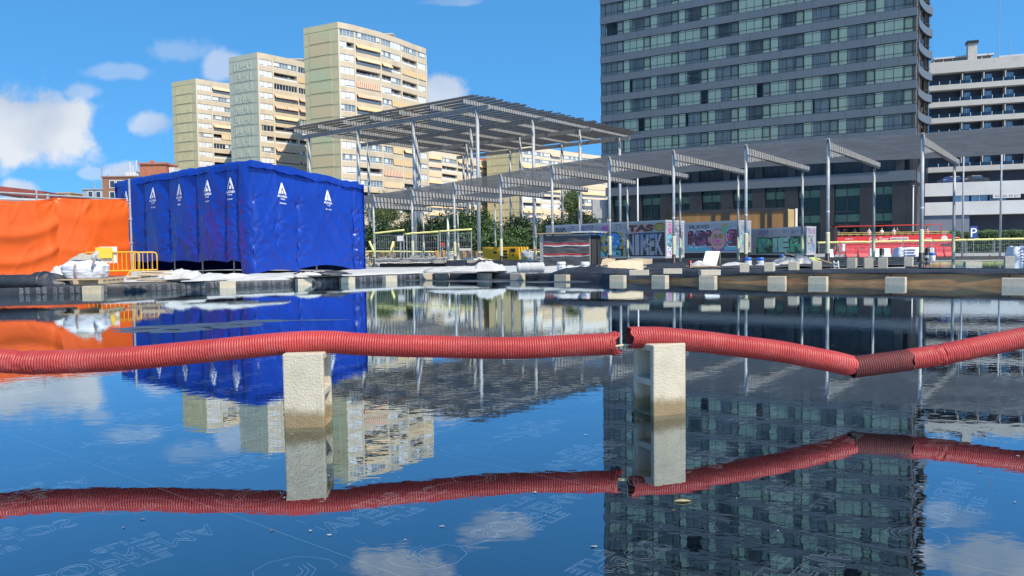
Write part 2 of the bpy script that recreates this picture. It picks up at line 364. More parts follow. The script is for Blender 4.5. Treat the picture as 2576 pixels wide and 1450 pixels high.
def build_walls():
    LP = dens(LEFT, 10)
    mb = MB()      # the sweep runs from the corner to the left, outwards is on its right
    tz = lambda t, q: .19+.07*smooth(-7, -11, q.x)+.008*NZ.noise(V((q.x*2, q.y*2, 3)))
    prof = [(0, -.1), (.008, .06), (0, lambda t, q: tz(t, q)-.05), (-.04, tz), (-.14, lambda t, q: tz(t, q)+.012), (-.5, .262), (-.6, .262), (-.62, .24)]
    strip_wall(mb, LP, prof, wob=.03, seed=2)
    o = tag(mb.build('pool_wall', membrane, smooth=True), 'low black membrane-covered pool wall with printed letters, running from the corner to the left', 'wall', 'low walls round the flooded pool')
    pr = MB(); big = text('SOPREMA', .02)
    for a, b in zip(LEFT, LEFT[1:5]):
        a, b = V(a), V(b); ln = (b-a).length; u = (b-a).normalized(); nn = V((-u.y, u.x)); k = 0; s = .1
        while s < ln-.25:
            rev = k % 2
            for vx, vy, vz in big[0]:
                q = a+u*(s+(vy if rev else 1-vy)*.085)+nn*(.03+max(0, vz)*.085); z = .01+((1-vx/big[2]) if rev else vx/big[2])*.15
                pr.v.append((q.x, q.y, z))
            base = len(pr.v)-len(big[0]); pr.f += [tuple(i+base for i in f) for f in big[1]]; pr.m += [0]*len(big[1])
            s += .13 if rev else .22; k += 1
    pr.build('wall_print', wall_print, parent=o)
    RP = dens(RIGHT, 12); brown = mat('brown_shuttering', (.34, .185, .08), .6, .3, 2.5, .2, 12, stretch=(1, 1, 5), dirt=(.10, .055, .028), dscale=.7, damt=.8)
    mb = MB()
    rz_ = lambda q: .19+.115*smooth(.5, 5.5, q.x)+.012*NZ.noise(V((q.x, q.y, 1)))
    low = lambda t, q: -.1 if q.x < 2.7 else min(.235, .03+(q.x-2.7)*.05)+.02*NZ.noise(V((q.x*.9, q.y*.9, 4)))
    # outwards is on the left of this sweep
    strip_wall(mb, RP, [(-.03, low), (-.035, lambda t, q: max(low(t, q)+.02, .1 if q.x < 2.7 else 0)), (-.03, lambda t, q: rz_(q)-.035), (.02, lambda t, q: rz_(q)-.005), (.12, lambda t, q: rz_(q)+.008), (.6, lambda t, q: max(.262, rz_(q))), (1.6, lambda t, q: max(.262, rz_(q)-.01)), (2.6, lambda t, q: max(.262, rz_(q)-.025)), (2.62, .24)], wob=.03, seed=5)
    o = tag(mb.build('pool_wall', membrane, smooth=True), 'long black membrane lip folded over brown boards along the far right edge of the water', 'wall', 'low walls round the flooded pool')
    bb = MB(); pts = [p for p in RIGHT if p[0] > 2.6]
    for i, (p, q) in enumerate(zip(pts, pts[1:])):
        fr, ln = frame(p, q)
        n = max(1, round(ln/2.2))
        for k in range(n): bb.fb(fr, ln*k/n+.01, ln*(k+1)/n-.01, -.1, .25 if p[0] > 4 else .16, -.06, 0)
    bb.build('shuttering_board', brown, parent=o)
build_walls()
# ---------------------------------------------------------------- concrete blocks
blk_m = mat('block_concrete', (.45, .40, .31), .9, .12, 9, .35, 90, dirt=(.40, .36, .29), dscale=5, damt=.4)
def wet_blk():
    m = blk_m.copy(); m.name = 'block_concrete_wet_foot'; nt = m.node_tree; N = nt.nodes; L = nt.links; b = N['Principled BSDF']
    src = b.inputs['Base Color'].links[0].from_socket
    tc = N.new('ShaderNodeTexCoord'); sp = N.new('ShaderNodeSeparateXYZ'); L.new(tc.outputs['Object'], sp.inputs[0])
    n = N.new('ShaderNodeTexNoise'); n.inputs['Scale'].default_value = 16; L.new(tc.outputs['Object'], n.inputs['Vector'])
    a = N.new('ShaderNodeMath'); a.operation = 'MULTIPLY_ADD'; L.new(n.outputs[0], a.inputs[0]); a.inputs[1].default_value = .05; L.new(sp.outputs[2], a.inputs[2])
    mr = N.new('ShaderNodeMapRange'); mr.interpolation_type = 'SMOOTHSTEP'; L.new(a.outputs[0], mr.inputs[0]); mr.inputs[1].default_value = .108; mr.inputs[2].default_value = .16; mr.inputs[3].default_value = 1; mr.inputs[4].default_value = 0
    mx = N.new('ShaderNodeMix'); mx.data_type = 'RGBA'; mx.blend_type = 'MULTIPLY'; L.new(mr.outputs[0], mx.inputs[0]); L.new(src, mx.inputs[6]); mx.inputs[7].default_value = (.50, .42, .30, 1)
    L.new(mx.outputs[2], b.inputs['Base Color']); return m
blk_wet = wet_blk()
def block_mesh(xs, zs, solid, depth):
    """hollow block: cells of a cross-section (xs by zs) pushed through by depth"""
    mb = MB(); id = {}
    def vi(i, j, k):
        if (i, j, k) not in id: id[(i, j, k)] = len(mb.v); mb.v.append((xs[i], (-depth/2, depth/2)[k], zs[j]))
        return id[(i, j, k)]
    ok = lambda i, j: 0 <= i < len(xs)-1 and 0 <= j < len(zs)-1 and solid(i, j)
    for i in range(len(xs)-1):
        for j in range(len(zs)-1):
            if not ok(i, j): continue
            mb.f.append((vi(i, j, 0), vi(i+1, j, 0), vi(i+1, j+1, 0), vi(i, j+1, 0))); mb.f.append((vi(i, j, 1), vi(i, j+1, 1), vi(i+1, j+1, 1), vi(i+1, j, 1)))
            if not ok(i-1, j): mb.f.append((vi(i, j, 0), vi(i, j+1, 0), vi(i, j+1, 1), vi(i, j, 1)))
            if not ok(i+1, j): mb.f.append((vi(i+1, j, 0), vi(i+1, j, 1), vi(i+1, j+1, 1), vi(i+1, j+1, 0)))
            if not ok(i, j-1): mb.f.append((vi(i, j, 0), vi(i, j, 1), vi(i+1, j, 1), vi(i+1, j, 0)))
            if not ok(i, j+1): mb.f.append((vi(i, j+1, 0), vi(i+1, j+1, 0), vi(i+1, j+1, 1), vi(i, j+1, 1)))
    mb.m = [0]*len(mb.f); return mb
def bevel(o, w, seg=2):
    b = o.modifiers.new('bevel', 'BEVEL'); b.width = w; b.segments = seg; b.limit_method = 'ANGLE'; b.angle_limit = math.radians(50)
def dpipe(x): return 3.80+.19*x/1000
# standing blocks: the hollows run sideways (local x is the hollow way)
hole = lambda i, j: not (i == 1 and j in (1, 3))
std = block_mesh([-.1, -.065, .065, .1], [0, .035, .182, .218, .365, .4], hole, .2)
B0 = std.build('concrete_block', blk_wet, org=(0, 0, 0)); bevel(B0, .007); BG = 'concrete blocks standing in the water'
pL, pR = gnd(762, 1076, 0), gnd(1686, 1046, 0)
tag(B0, 'hollow grey concrete block standing in water under the long left red pipe', 'concrete block', BG)
B0.location = (pL.x+.005, pL.y+.10, -.03); B0.rotation_euler = (0, 0, math.radians(90+1))
copy_thing(B0, (pR.x-.035, pR.y+.115, -.03), math.radians(90+23), 'hollow grey concrete block standing in water under the cut end of the right red pipe', BG)
for x, rz, lb in ((-480, 92, 'hollow grey concrete block standing in water far to the left under the left red pipe'), (2790, 100, 'hollow grey concrete block standing in water far to the right under the rising red pipe')):
    p = at(x, hz(x), dpipe(x)); copy_thing(B0, (p.x, p.y, -.03), math.radians(rz), lb, BG)
# lying blocks: hollows run up and down or along
lie = block_mesh([-.2, -.165, -.018, .018, .165, .2], [0, .035, .165, .2], lambda i, j: not (j == 1 and i in (1, 3)), .2)
B1 = lie.build('concrete_block', blk_m, org=(0, 0, 0)); bevel(B1, .008); B1.rotation_euler = (math.pi/2, 0, 0)
lay = MB()
B1.data.transform(Matrix.Rotation(math.pi/2, 4, 'X') @ Matrix.Translation((0, 0, -.1))); B1.data.transform(Matrix.Translation((0, 0, .1))); B1.rotation_euler = (0, 0, 0)
EDGE = [(236, 741, .62, 'against the black printed pool wall below the white rubble bag'), (561, 726, .9, 'in the water below the crumpled sheet left of the blue shelter corner'),
        (756, 720, .9, 'in the water below the middle of the sunlit blue shelter side'), (865, 714, .9, 'in the water below the right end of the blue shelter'),
        (970, 709, .8, 'at the pool corner just right of the blue shelter'), (1062, 705, -.6, 'on the damp strip under the broken concrete plinth'),
        (1119, 705, -.55, 'on the damp strip below the right end of the broken plinth'), (1228, 705, -.5, 'on the damp strip below the yellow generator'),
        (1311, 705, -.5, 'on the damp strip below the crumpled white roll'), (1422, 708, -.45, 'at the pool edge below the left white paint bucket'),
        (1559, 710.5, -.45, 'at the pool edge where the brown boards begin'), (1668, 710.5, -.5, 'against the brown boards below the cardboard sheets'),
        (1787, 712.5, -.5, 'against the brown boards below the leaning white board'), (1960, 715, -.5, 'against the brown boards below the heap of sacks'),
        (2062, 716.5, -.45, 'against the brown boards left of the fallen plank'), (2258, 718.5, -.5, 'against the brown boards right of the fallen plank'),
        (2552, 723, -.5, 'against the brown boards at the far right end of the pool wall')]
BG2 = 'concrete blocks along the pool edge'
def wall_hit(x):
    u = at(x, hz(x), 1).x
    for P in (LEFT, RIGHT):
        for a, b in zip(P, P[1:]):
            den = (b[0]-a[0])-u*(b[1]-a[1])
            if abs(den) < 1e-9: continue
            t = (u*a[1]-a[0])/den
            if 0 <= t <= 1: return V((a[0]+(b[0]-a[0])*t, a[1]+(b[1]-a[1])*t, 0)), math.atan2(b[1]-a[1], b[0]-a[0])
for i, (x, y, rz, lb) in enumerate(EDGE):
    p, an = wall_hit(x); lb = 'grey concrete block '+lb
    if math.cos(an) < 0: an += math.pi
    inn = V((math.sin(an), -math.cos(an), 0))
    d = .17 if not 1000 < x < 1350 else .2
    q = p+inn*d; q.z = -.03 if not 1000 < x < 1350 else .0
    rz = an+random.uniform(-.1, .1)
    if i == 0: tag(B1, lb, 'concrete block', BG2); B1.location = q; B1.rotation_euler = (0, 0, rz)
    else: copy_thing(B1, q, rz, lb, BG2)
UP = [(1876, 686, 0, 'below the left blue-lidded bucket'), (1940, 684, 0, 'below the right blue-lidded bucket'), (2001, 681, 0, 'below the heap of sacks'), (2058, 680, 0, 'right of the heap of sacks'),
      (2148, 677, 1, 'between the step stool and the black-footed post'), (2189, 677, 1, 'second right of the step stool'), (2226, 677, 1, 'third right of the step stool'),
      (2291, 671, 1, 'below the white sack of building material'), (1610, 694, 2, 'below the beige cardboard sheets'), (1694, 690, 2, 'below the red fire extinguisher'), (1788, 694, 2, 'below the leaning white board'),
      (2452, 668, 2, 'at the far side of the shallow puddle'), (2545, 671, 1, 'under the black bollard at the right edge')]
BG3 = 'concrete blocks weighing down the membrane'
for x, y, k, lb in UP:
    p = gnd(x, y, .297); z = .303 if y > 675 else .285
    c = copy_thing(B1, (p.x, p.y+.1, z), random.uniform(-.25, .1)+(0 if k == 2 else 1.2), 'grey concrete block on the black membrane '+lb, BG3)
    if k == 2: c.scale = (1, 1, .55)
    if k == 1: c.scale = (.55, 1, 1.3)
# ---------------------------------------------------------------- red corrugated pipe
pipe_m = mat('red_corrugated_plastic', (.36, .037, .032), .46, .22, 2.6, .2, 45, dirt=(.42, .10, .09), dscale=6, damt=.6)
pipe_d = mat('red_plastic_sooty', (.13, .022, .02), .65, .35, 6, .2, 50, dirt=(.018, .014, .014), dscale=5, damt=1)
PIPE = [(-900, 850), (-500, 858), (-250, 885), (-60, 908), (0, 908.5), (60, 913), (110, 912), (200, 909), (300, 904), (400, 895.5), (500, 885.5), (600, 875.5), (700, 866), (780, 861), (850, 862), (900, 866), (1000, 870.5), (1100, 872.5),
        (1224, 875.5), (1330, 875), (1430, 870), (1500, 867), (1553, 864)]
PIPE2 = [(1583, 850), (1620, 849.5), (1670, 851), (1766, 860), (1830, 868), (1957, 884), (2033, 898), (2100, 911), (2143, 922)]
PIPE3 = [(2141, 926), (2160, 923), (2210, 916), (2287, 906)]
PIPE4 = [(2284, 905), (2347, 896), (2400, 886), (2480, 870), (2576, 850), (2690, 832), (2800, 828), (2950, 836), (3200, 856), (3500, 870)]
def spline(P, step):
    pts = [V(p) for p in P]; ex = [pts[0]*2-pts[1]]+pts+[pts[-1]*2-pts[-2]]; out = []
    for i in range(1, len(ex)-2):
        p0, p1, p2, p3 = ex[i-1:i+3]; n = max(2, int((p2-p1).length/step))
        for k in range(n):
            t = k/n; out.append(.5*((2*p1)+(p2-p0)*t+(2*p0-5*p1+4*p2-p3)*t*t+(3*p1-p0-3*p2+p3)*t**3))
    return out+[pts[-1]]
def pipe(P, label, m, seed=0, ragged0=0., ragged1=0., wr=()):
    path = spline([at(x, y, dpipe(x)) for x, y in P], .004)
    L = [0.]
    for a, b in zip(path, path[1:]): L.append(L[-1]+(b-a).length)
    tot = L[-1]; pitch = .0128; prof = [(0, .0485), (.10, .0485), (.22, .0545), (.5, .0560), (.78, .0545), (.90, .0485)]
    st = []; s = 0.
    while s < tot:
        for f, r in prof: st.append((s+f*pitch, r))
        s += pitch
    st = [q for q in st if q[0] < tot]
    mb = MB(); seg = 28; j = 0; rings = []
    for s, r in st:
        while j < len(L)-2 and L[j+1] < s: j += 1
        t = (s-L[j])/max(1e-9, L[j+1]-L[j]); p = path[j].lerp(path[j+1], t); d = (path[min(j+3, len(path)-1)]-path[max(j-3, 0)]).normalized()
        side = d.cross(V((0, 0, 1))).normalized(); up = side.cross(d)
        for k in range(seg):
            a = 2*math.pi*k/seg; c, sn = math.cos(a), math.sin(a)
            e = 1+.018*NZ.noise(V((s*9+seed, c*1.2, sn*1.2)))
            for w0, wd, am in wr: e += am*math.exp(-((s-w0*tot)/wd)**2)*NZ.noise(V((s*40, c*2.5, sn*2.5+seed)))
            ds = 0
            if ragged0 and s < .08: ds = ragged0*(1-s/.08)*NZ.noise(V((c*1.6, sn*1.6, seed)))
            if ragged1 and s > tot-.08: ds = ragged1*(1-(tot-s)/.08)*NZ.noise(V((c*1.6, sn*1.6, seed+5)))
            mb.v.append(tuple(p+d*ds+(side*c+up*sn)*r*e))
    nr = len(st)
    for i in range(nr-1):
        for k in range(seg): mb.f.append((i*seg+k, i*seg+(k+1) % seg, (i+1)*seg+(k+1) % seg, (i+1)*seg+k))
    mb.m = [0]*len(mb.f); o = mb.build('corrugated_pipe', m, smooth=True)
    so_ = o.modifiers.new('wall', 'SOLIDIFY'); so_.thickness = .003; so_.offset = -1
    return tag(o, label, 'pipe', 'lengths of red corrugated pipe above the water')
pipe(PIPE, 'long red corrugated pipe sagging from the left edge over the left concrete block', pipe_m, 1, 0, .05, ((.36, .07, .16), (.995, .03, .25)))
pipe(PIPE2, 'red corrugated pipe sloping down to the right from the right concrete block', pipe_m, 4, .02, .02)
pipe(PIPE3, 'short soot-blackened length of red corrugated pipe at the lowest point', pipe_d, 8, .02, .03)
pipe(PIPE4, 'red corrugated pipe with a crushed torn end, rising to the right edge', pipe_m, 12, .03, 0, ((.06, .05, .22), (.11, .05, .12)))
def rod():
    P = [at(x, y, dpipe(x)) for x, y in [(1250, 893), (1440, 885), (1556, 870.5), (1583, 868.5), (1700, 872)]]
    mb = MB(); mb.tube(spline(P, .05), .006, 8)
    o = tag(mb.build('threading_rod', mat('rod_beige', (.42, .37, .24), .6, .2, 9)), 'thin beige rod bridging the gap between the two long red pipes', 'rod')
rod()
def leaf_float():
    p = gnd(2718*.6314, 2000*.6314, 0.0); mb = MB(); 
    mb.grid(lambda u, v: (p.x-.03+.06*u, p.y+(v-.5)*.022*math.sin(math.pi*min(.98, u+.01)), .003+.004*math.sin(3*u)), 8, 4)
    o = mb.build('dead_leaf', mat('dead_leaf', (.36, .28, .13), .7, .2, 30), smooth=True); tag(o, 'small yellow dead leaf floating in front of the right concrete block', 'leaf')
    o.modifiers.new('t', 'SOLIDIFY').thickness = .002
leaf_float()
def specks():
    rr = random.Random(17); mb = MB()
    for k in range(80):
        d = 2.2+12*rr.random()**1.5; x = rr.uniform(-.62, .66)*d; s = rr.uniform(.002, .006)*(1+d*.06); n = rr.choice((4, 5, 6)); a0 = rr.random()*6; st = rr.choice((1, 1, 2.2))
        if d > 13: continue
        mb.add([(x+s*st*math.cos(a0+6.283*i/n), d+s*math.sin(a0+6.283*i/n), .0022+.0015*(i % 2)) for i in range(n)], [tuple(range(n))], rr.choice((0, 0, 1)))
    o = mb.build('floating_specks', [mat('speck_pale', (.30, .30, .27), .8, .2, 9), mat('speck_brown', (.16, .11, .06), .8, .3, 9)], org=(0, 0, 0)); tag(o, 'pale and brown specks of dust and leaf litter floating on the water', 'debris', None, 'stuff')
specks()
def plank():
    p, q = gnd(2064, 712, .0), gnd(2190, 708, .0); mb = MB(); fr, ln = frame(p, q)
    def S_(u, v): 
        P, U, Nn = fr; return P+U*(ln*u)+Nn*(.06+.04*v)+V((0, 0, .045+.03*abs(math.sin(u*math.pi*2))+.05*v))
    mb.grid(S_, 20, 2); o = mb.build('fallen_plank', wood); o.modifiers.new('t', 'SOLIDIFY').thickness = .02
    tag(o, 'warped pale plank leaning on the brown boards between two concrete blocks', 'plank')
plank()
# ---------------------------------------------------------------- sheeted shelter (blue) and sheeted scaffold (orange)
blue_t = mat('blue_vinyl_sheet', (.004, .034, .29), .32, .14, 1.2, .12, 6, spec=.45)
orange_t = mat('orange_vinyl_sheet', (.66, .10, .010), .33, .08, 1.2, .08, 5, spec=.4)
logo_m = mat('logo_white', (.72, .74, .78), .6, .08, 8)
def line_t(p, q, x):
    """share of the way from p to q where the photo's column x meets it"""
    u = at(x, hz(x), 1).x; return (u*p[1]-p[0])/((q[0]-p[0])-u*(q[1]-p[1]))
class Sheet:
    """a hung sheet between two foot points: top and bottom heights at both ends, bulge outwards, folds, tie points down the sides"""
    def __init__(s, p0, p1, zb, zt, bulge=.05, folds=.03, seed=0, ties=(), sag=0., diag=0., topsag=0.):
        s.fr, s.ln = frame(p0, p1); s.zb, s.zt, s.bulge, s.folds, s.seed, s.ties, s.sag, s.diag, s.topsag = zb, zt, bulge, folds, seed, ties, sag, diag, topsag
    def at(s, u, v, out=0.):
        P, U, Nn = s.fr; uc, vc = min(1, max(0, u)), min(1, max(0, v))
        zt = s.zt[0]+(s.zt[1]-s.zt[0])*uc-s.topsag*math.sin(math.pi*uc); zb = s.zb[0]+(s.zb[1]-s.zb[0])*uc+s.sag*math.sin(math.pi*uc)
        z = zb+(zt-zb)*v; e = math.sin(math.pi*uc)
        n = s.bulge*e**.7*(.5+.5*math.sin(math.pi*vc)**.6)
        sd = s.seed*7.3; w = uc*s.ln; hh = vc*(zt-zb)
        r = 1-abs(2*NZ.noise(V((w*1.1+hh*.55+sd, hh*.28-w*.35, sd)))); n += s.folds*(r**3)*e**.6
        r = 1-abs(2*NZ.noise(V((w*2.3-hh*.9+sd, hh*.5, sd+3)))); n += s.folds*.5*(r**4)*e**.6
        n += s.folds*.9*NZ.noise(V((w*1.3+sd, hh*.5, sd+8)))*e**.6
        for tu, tv in s.ties:                        # gathered at a tie: star of creases
            du, dv = (uc-tu)*s.ln, (vc-tv)*(zt-zb); d = math.hypot(du, dv)
            if d < .75: a = math.atan2(dv, du); n += (.5+.5*math.cos(a*7+tv*9+s.seed))*.05*math.exp(-d*4.0)*min(1, d*12)-.05*math.exp(-(d/.12)**2)
        if s.diag: r = 1-abs(math.sin((uc*1.3+vc*1.0+.12*NZ.noise(V((uc*2, vc*2, sd))))*math.pi*3.2)); n += s.diag*r**5*math.sin(math.pi*uc)
        return P+U*(s.ln*u)+V((0, 0, z))+Nn*(n+out)
    def mesh(s, nu=40, nv=60):
        mb = MB(); mb.grid(lambda u, v: s.at(u*1.02-.01, v), nu, nv); return mb
def sheet_logo(sh, u, v, w, parent):
    """white peaked mark with three lines of lettering, lying on the sheet"""
    mb = MB(); H = sh.zt[0]-sh.zb[0]
    def P(a, b, o=.022): return sh.at(u+a*w/sh.ln, v+b*w/H, o)
    pts = [(-.42, 0), (-.22, 0), (0, .62), (.22, 0), (.42, 0), (.06, .95), (-.06, .95)]
    mb.add([P(*q) for q in pts], [(0, 1, 2, 6), (2, 5, 6), (2, 3, 4, 5)]); mb.add([P(*q) for q in [(-.11, .03), (.11, .03), (.03, .32), (-.03, .32)]], [(0, 1, 2, 3)])
    for st, z, h, ww in (('ALGABA', -.30, .22, 1.0), ('LONAS', -.50, .13, .48), ('936 386 071', -.86, .13, .66)):
        vv, ff, tw = text(st, 0, 0, .02); mb.add([P((a/tw-.5)*ww, z+b*h) for a, b, c in vv], ff)
    mb.build('logo', logo_m, parent=parent)
def shelter():
    C, Lf, Rt = (-7.2, 21.8), (-13.1, 26.0), (-4.79, 25.3)
    zC, zL, zR = 3.42, 3.26, 3.03
    t = thing('sheeted_shelter', 'large blue vinyl-sheeted scaffold shelter with white peaked logos beside the flooded pool', 'shelter', (-8.3, 24.2, .25))
    # dark side: six strips
    xs = [300, 368, 430, 500, 575, 607, 637]; ts = [1.0]+[line_t(C, Lf, x) for x in xs[1:-1]]+[0.0]
    pt = lambda t_: (C[0]+(Lf[0]-C[0])*t_, C[1]+(Lf[1]-C[1])*t_)
    zt = lambda t_: zC+(zL-zC)*t_
    for i in range(6):
        a, b = ts[i], ts[i+1]; tie = [(e, q) for e in (0, 1) for q in (.16, .34, .56)]
        sh = Sheet(pt(a), pt(b), (.62, .62) if i < 5 else (.28, .28), (zt(a), zt(b)), .12, .055, i+1, tie, sag=.06 if i < 5 else 0)
        o = sh.mesh(36, 70).build('sheet_panel', blue_t, parent=t, smooth=True)
        if i < 5: sheet_logo(sh, .52, .74, .36, o)
    # sunlit side: two broad strips and a narrow end
    cuts = [0, line_t(C, Rt, 751), line_t(C, Rt, 890), 1.0]; pr = lambda t_: (C[0]+(Rt[0]-C[0])*t_, C[1]+(Rt[1]-C[1])*t_); zr = lambda t_: zC+(zR-zC)*t_
    for i in range(3):
        a, b = cuts[i], cuts[i+1]; tie = [(e, q) for e in ((0, 1) if i < 2 else (0, .6)) for q in (.12, .26, .42, .66)]+([(.5, .3), (.5, .45)] if i == 0 else [])
        sh = Sheet(pr(a), pr(b), (.29+(.1 if i == 1 else 0), .29), (zr(a), zr(b)), .03, .045, 20+i, tie, sag=(.10, .14, .0)[i], diag=.05 if i == 1 else .02)
        o = sh.mesh(60 if i < 2 else 24, 80).build('sheet_panel', blue_t, parent=t, smooth=True)
        if i < 2: sheet_logo(sh, (.62, .50)[i], (.74, .73)[i], .36, o)
    bk = (Rt[0]+Lf[0]-C[0], Rt[1]+Lf[1]-C[1])  # unseen back sheets, added so no light passes and the inside stays dark
    for a_, b_, z0, z1, sd_ in ((Rt, bk, zR, zR+zL-zC, 51), (bk, Lf, zR+zL-zC, zL, 52)):
        Sheet(a_, b_, (.27, .27), (z0, z1), .04, .05, sd_, []).mesh(30, 30).build('sheet_panel', blue_t, parent=t, smooth=True)
    # roof sheet folded over the top rails
    mb = MB(); FC = [V((C[0], C[1], zC)), V((Rt[0], Rt[1], zR)), V((Rt[0]+Lf[0]-C[0], Rt[1]+Lf[1]-C[1], zR+zL-zC)), V((Lf[0], Lf[1], zL))]; cen = sum(FC, V())/4
    def roof(u, v):
        p = (FC[0]*(1-u)+FC[1]*u)*(1-v)+(FC[3]*(1-u)+FC[2]*u)*v; e = min(u, 1-u, v, 1-v)
        d = (p-cen); d.z = 0; d.normalize(); out = .10 if e < .012 else .05
        wob = .05*NZ.noise(V((p.x*1.4, p.y*1.4, 2)))+.035*NZ.noise(V((p.x*4, p.y*4, 5)))
        if e < .012: return p+d*(.12+wob*.5)+V((0, 0, -.16+wob*1.2))
        return p+d*(.03+.05*(e < .04))+V((0, 0, .04+wob+.05*(e < .04)))
    us = lambda k: (0, .011, .03, .05)[k] if k < 4 else (1-(0, .011, .03, .05)[47-k] if k > 43 else .05+.9*(k-3)/41)
    mb.grid(lambda a, b: roof(us(round(a*47)), us(round(b*47))), 47, 47); mb.build('roof_sheet', blue_t, parent=t, smooth=True)
    pipe_p = MB()
    for x in (372, 430, 500, 579):
        q = V(pt(line_t(C, Lf, x))+(0,)); pipe_p = MB(); fr, _ = frame(Lf, C); q -= fr[2]*.12; pipe_p.tube([q+V((0, 0, .25)), q+V((0, 0, 3.2))], .024); pipe_p.build('scaffold_pole', steel, parent=t)
    q = V(pr(.55)+(0,)); fr, _ = frame(C, Rt); q -= fr[2]*.1; pipe_p = MB(); pipe_p.tube([q+V((0, 0, .25)), q+V((0, 0, 3.0))], .024); pipe_p.build('scaffold_pole', steel, parent=t)
    mb = MB(); mb.prism([(C[0]-.1, C[1]+.5), (Rt[0]-.5, Rt[1]-.1), (Rt[0]+Lf[0]-C[0]-.1, Rt[1]+Lf[1]-C[1]-.5), (Lf[0]+.4, Lf[1]+.1)], .252, .256); mb.build('dark_floor', black_p, parent=t)  # black sheet on the slab, standing in for the shade inside the shelter
shelter()
def orange():
    p0, p1 = at(-120, 660, 18.8), at(325, 660, 23.0); p0, p1 = (p0.x, p0.y), (p1.x, p1.y)
    t = thing('sheeted_scaffold', 'orange vinyl sheet wall hung on a scaffold frame at the left edge', 'sheet wall', (p1[0], p1[1], .25))
    xs = [-120, 145, 325]; ts = [0, line_t(p0, p1, 145), 1.]; pt = lambda k: (p0[0]+(p1[0]-p0[0])*k, p0[1]+(p1[1]-p0[1])*k)
    ztop = [2.5, 2.43, 2.52]
    for i in range(2):
        sh = Sheet(pt(ts[i]), pt(ts[i+1]), (.27, .27), (ztop[i], ztop[i+1]), .05, .03, 40+i, [(0, .98), (1, .98)], topsag=(.17, .03)[i])
        base = sh.at
        def curve(u, v, out=0., base=base, i=i):
            p = base(u, v, out); k = 0
            for c0, a, wd, am in (((.62, .55, .10, .06), (.30, .7, .08, .05), (.05, .5, .09, .05)) if i == 0 else ((.78, .35, .12, .03), (.35, .25, .08, .025))):
                f = v-(c0+a*(u-.5)**2-a*.12); k += 1.2*am*math.exp(-(f/(wd*.8))**2)
            if i == 0: k += .05*math.exp(-((u-.92+.1*(v-.5))/.05)**2)*math.exp(-((v-.45)/.2)**2)
            else: k += .045*math.exp(-((u-.38-.6*(v-.88))/.05)**2)*math.exp(-((v-.9)/.09)**2)
            return p+sh.fr[2]*k
        sh.at = curve
        sh.mesh(80, 80).build('sheet_panel', orange_t, parent=t, smooth=True)
    mb = MB(); fr, ln = frame(p0, p1); e = V((p1[0], p1[1], 0))+fr[2]*.05+fr[1]*.06
    mb.tube([e+V((0, 0, .25)), e+V((0, 0, 3.1))], .03); mb.tube([e+V((0, 0, 1.9)), e+V((0, 0, 1.95))], .05); mb.tube([e+V((0, 0, 1.2)), e+V((0, 0, 1.25))], .05); mb.build('scaffold_pole', steel, parent=t)
    mb = MB(); a = V((p0[0], p0[1], 2.5))-fr[2]*.06; b = V((p1[0], p1[1], 2.5))-fr[2]*.06; mb.tube([a, b], .024); mb.build('top_rail', steel, parent=t)
    for k in (.05, .45, .8):
        mb = MB(); q = a.lerp(b, k); mb.tube([V((q.x, q.y, .25)), V((q.x, q.y, 2.62))], .024); mb.build('scaffold_pole', steel, parent=t)
    # sloping dark red roof sheet on a steel tube, behind the orange wall
    d = 24; q = at(-150, 480, d); t2 = thing('lean_to_roof', 'sloping dark red roof sheet on a steel tube behind the orange wall', 'roof', (q.x, q.y, gz(d)))
    A_, B_, = at(-150, 470, d), at(112, 499, d+1)
    mb = MB(); mb.obox(A_, B_-A_, V((0, 4, -.1)), V((0, 0, .22))); mb.build('roof_sheet', mat('rust_red_roof', (.24, .05, .035), .7, .2, 2), parent=t2)
    mb = MB(); mb.tube([at(-150, 497, d-.2), at(128, 506, d+.8)], .06); mb.build('tube', steel, parent=t2)
    for x in (60, 120):
        mb = MB(); g = at(x, 497, d+.9); mb.tube([V((g.x, g.y, gz(d))), g+V((0, 0, .12))], .05); mb.build('post', steel, parent=t2)
orange()
# ---------------------------------------------------------------- yellow pedestrian barriers
def barrier_at(p, rz, ln, hgt, label, m, plates=True, grp='yellow pedestrian barriers'):
    t = thing('pedestrian_barrier', label, 'barrier', (0, 0, 0), grp)
    r = .022; mb = MB(); z0, z1 = .18, hgt
    path = [(0, z0), (0, z1-.08), (.03, z1-.02), (.1, z1), (ln-.1, z1), (ln-.03, z1-.02), (ln, z1-.08), (ln, z0), (0, z0)]
    mb.tube([(a, 0, b) for a, b in path], r, 10); mb.build('frame', m, parent=t)
    n = int(ln/.11)
    for i in range(1, n):
        mb = MB(); x = ln*i/n; mb.tube([(x, 0, z0), (x, 0, z1)], .011, 6); mb.build('bar', m, parent=t)
    for x in (.25, ln-.25):
        mb = MB(); mb.tube([(x, -.28, .02), (x, -.26, .05), (x, 0, z0), (x, .26, .05), (x, .28, .02)], .018, 8); mb.build('foot', m, parent=t)
    if plates:
        mb = MB(); mb.box(ln*.38, ln*.62, -.035, -.026, z0+.36, z0+.66); mb.build('yellow_plate', mat('plate_yellow', (.75, .50, .05), .6, .05), parent=t)
        mb = MB(); mb.box(ln*.42, ln*.68, .026, .035, z0+.22, z0+.68); mb.build('white_plate', white_p, parent=t)
    t.location = p; t.rotation_euler = (0, 0, rz); return t
p = gnd(176, 700); q = gnd(356, 697); barrier_at(p, math.atan2(q.y-p.y, q.x-p.x), (q-p).length*.98, .70, 'yellow pedestrian barrier with a yellow and a white plate in front of the orange wall', yellow_p)
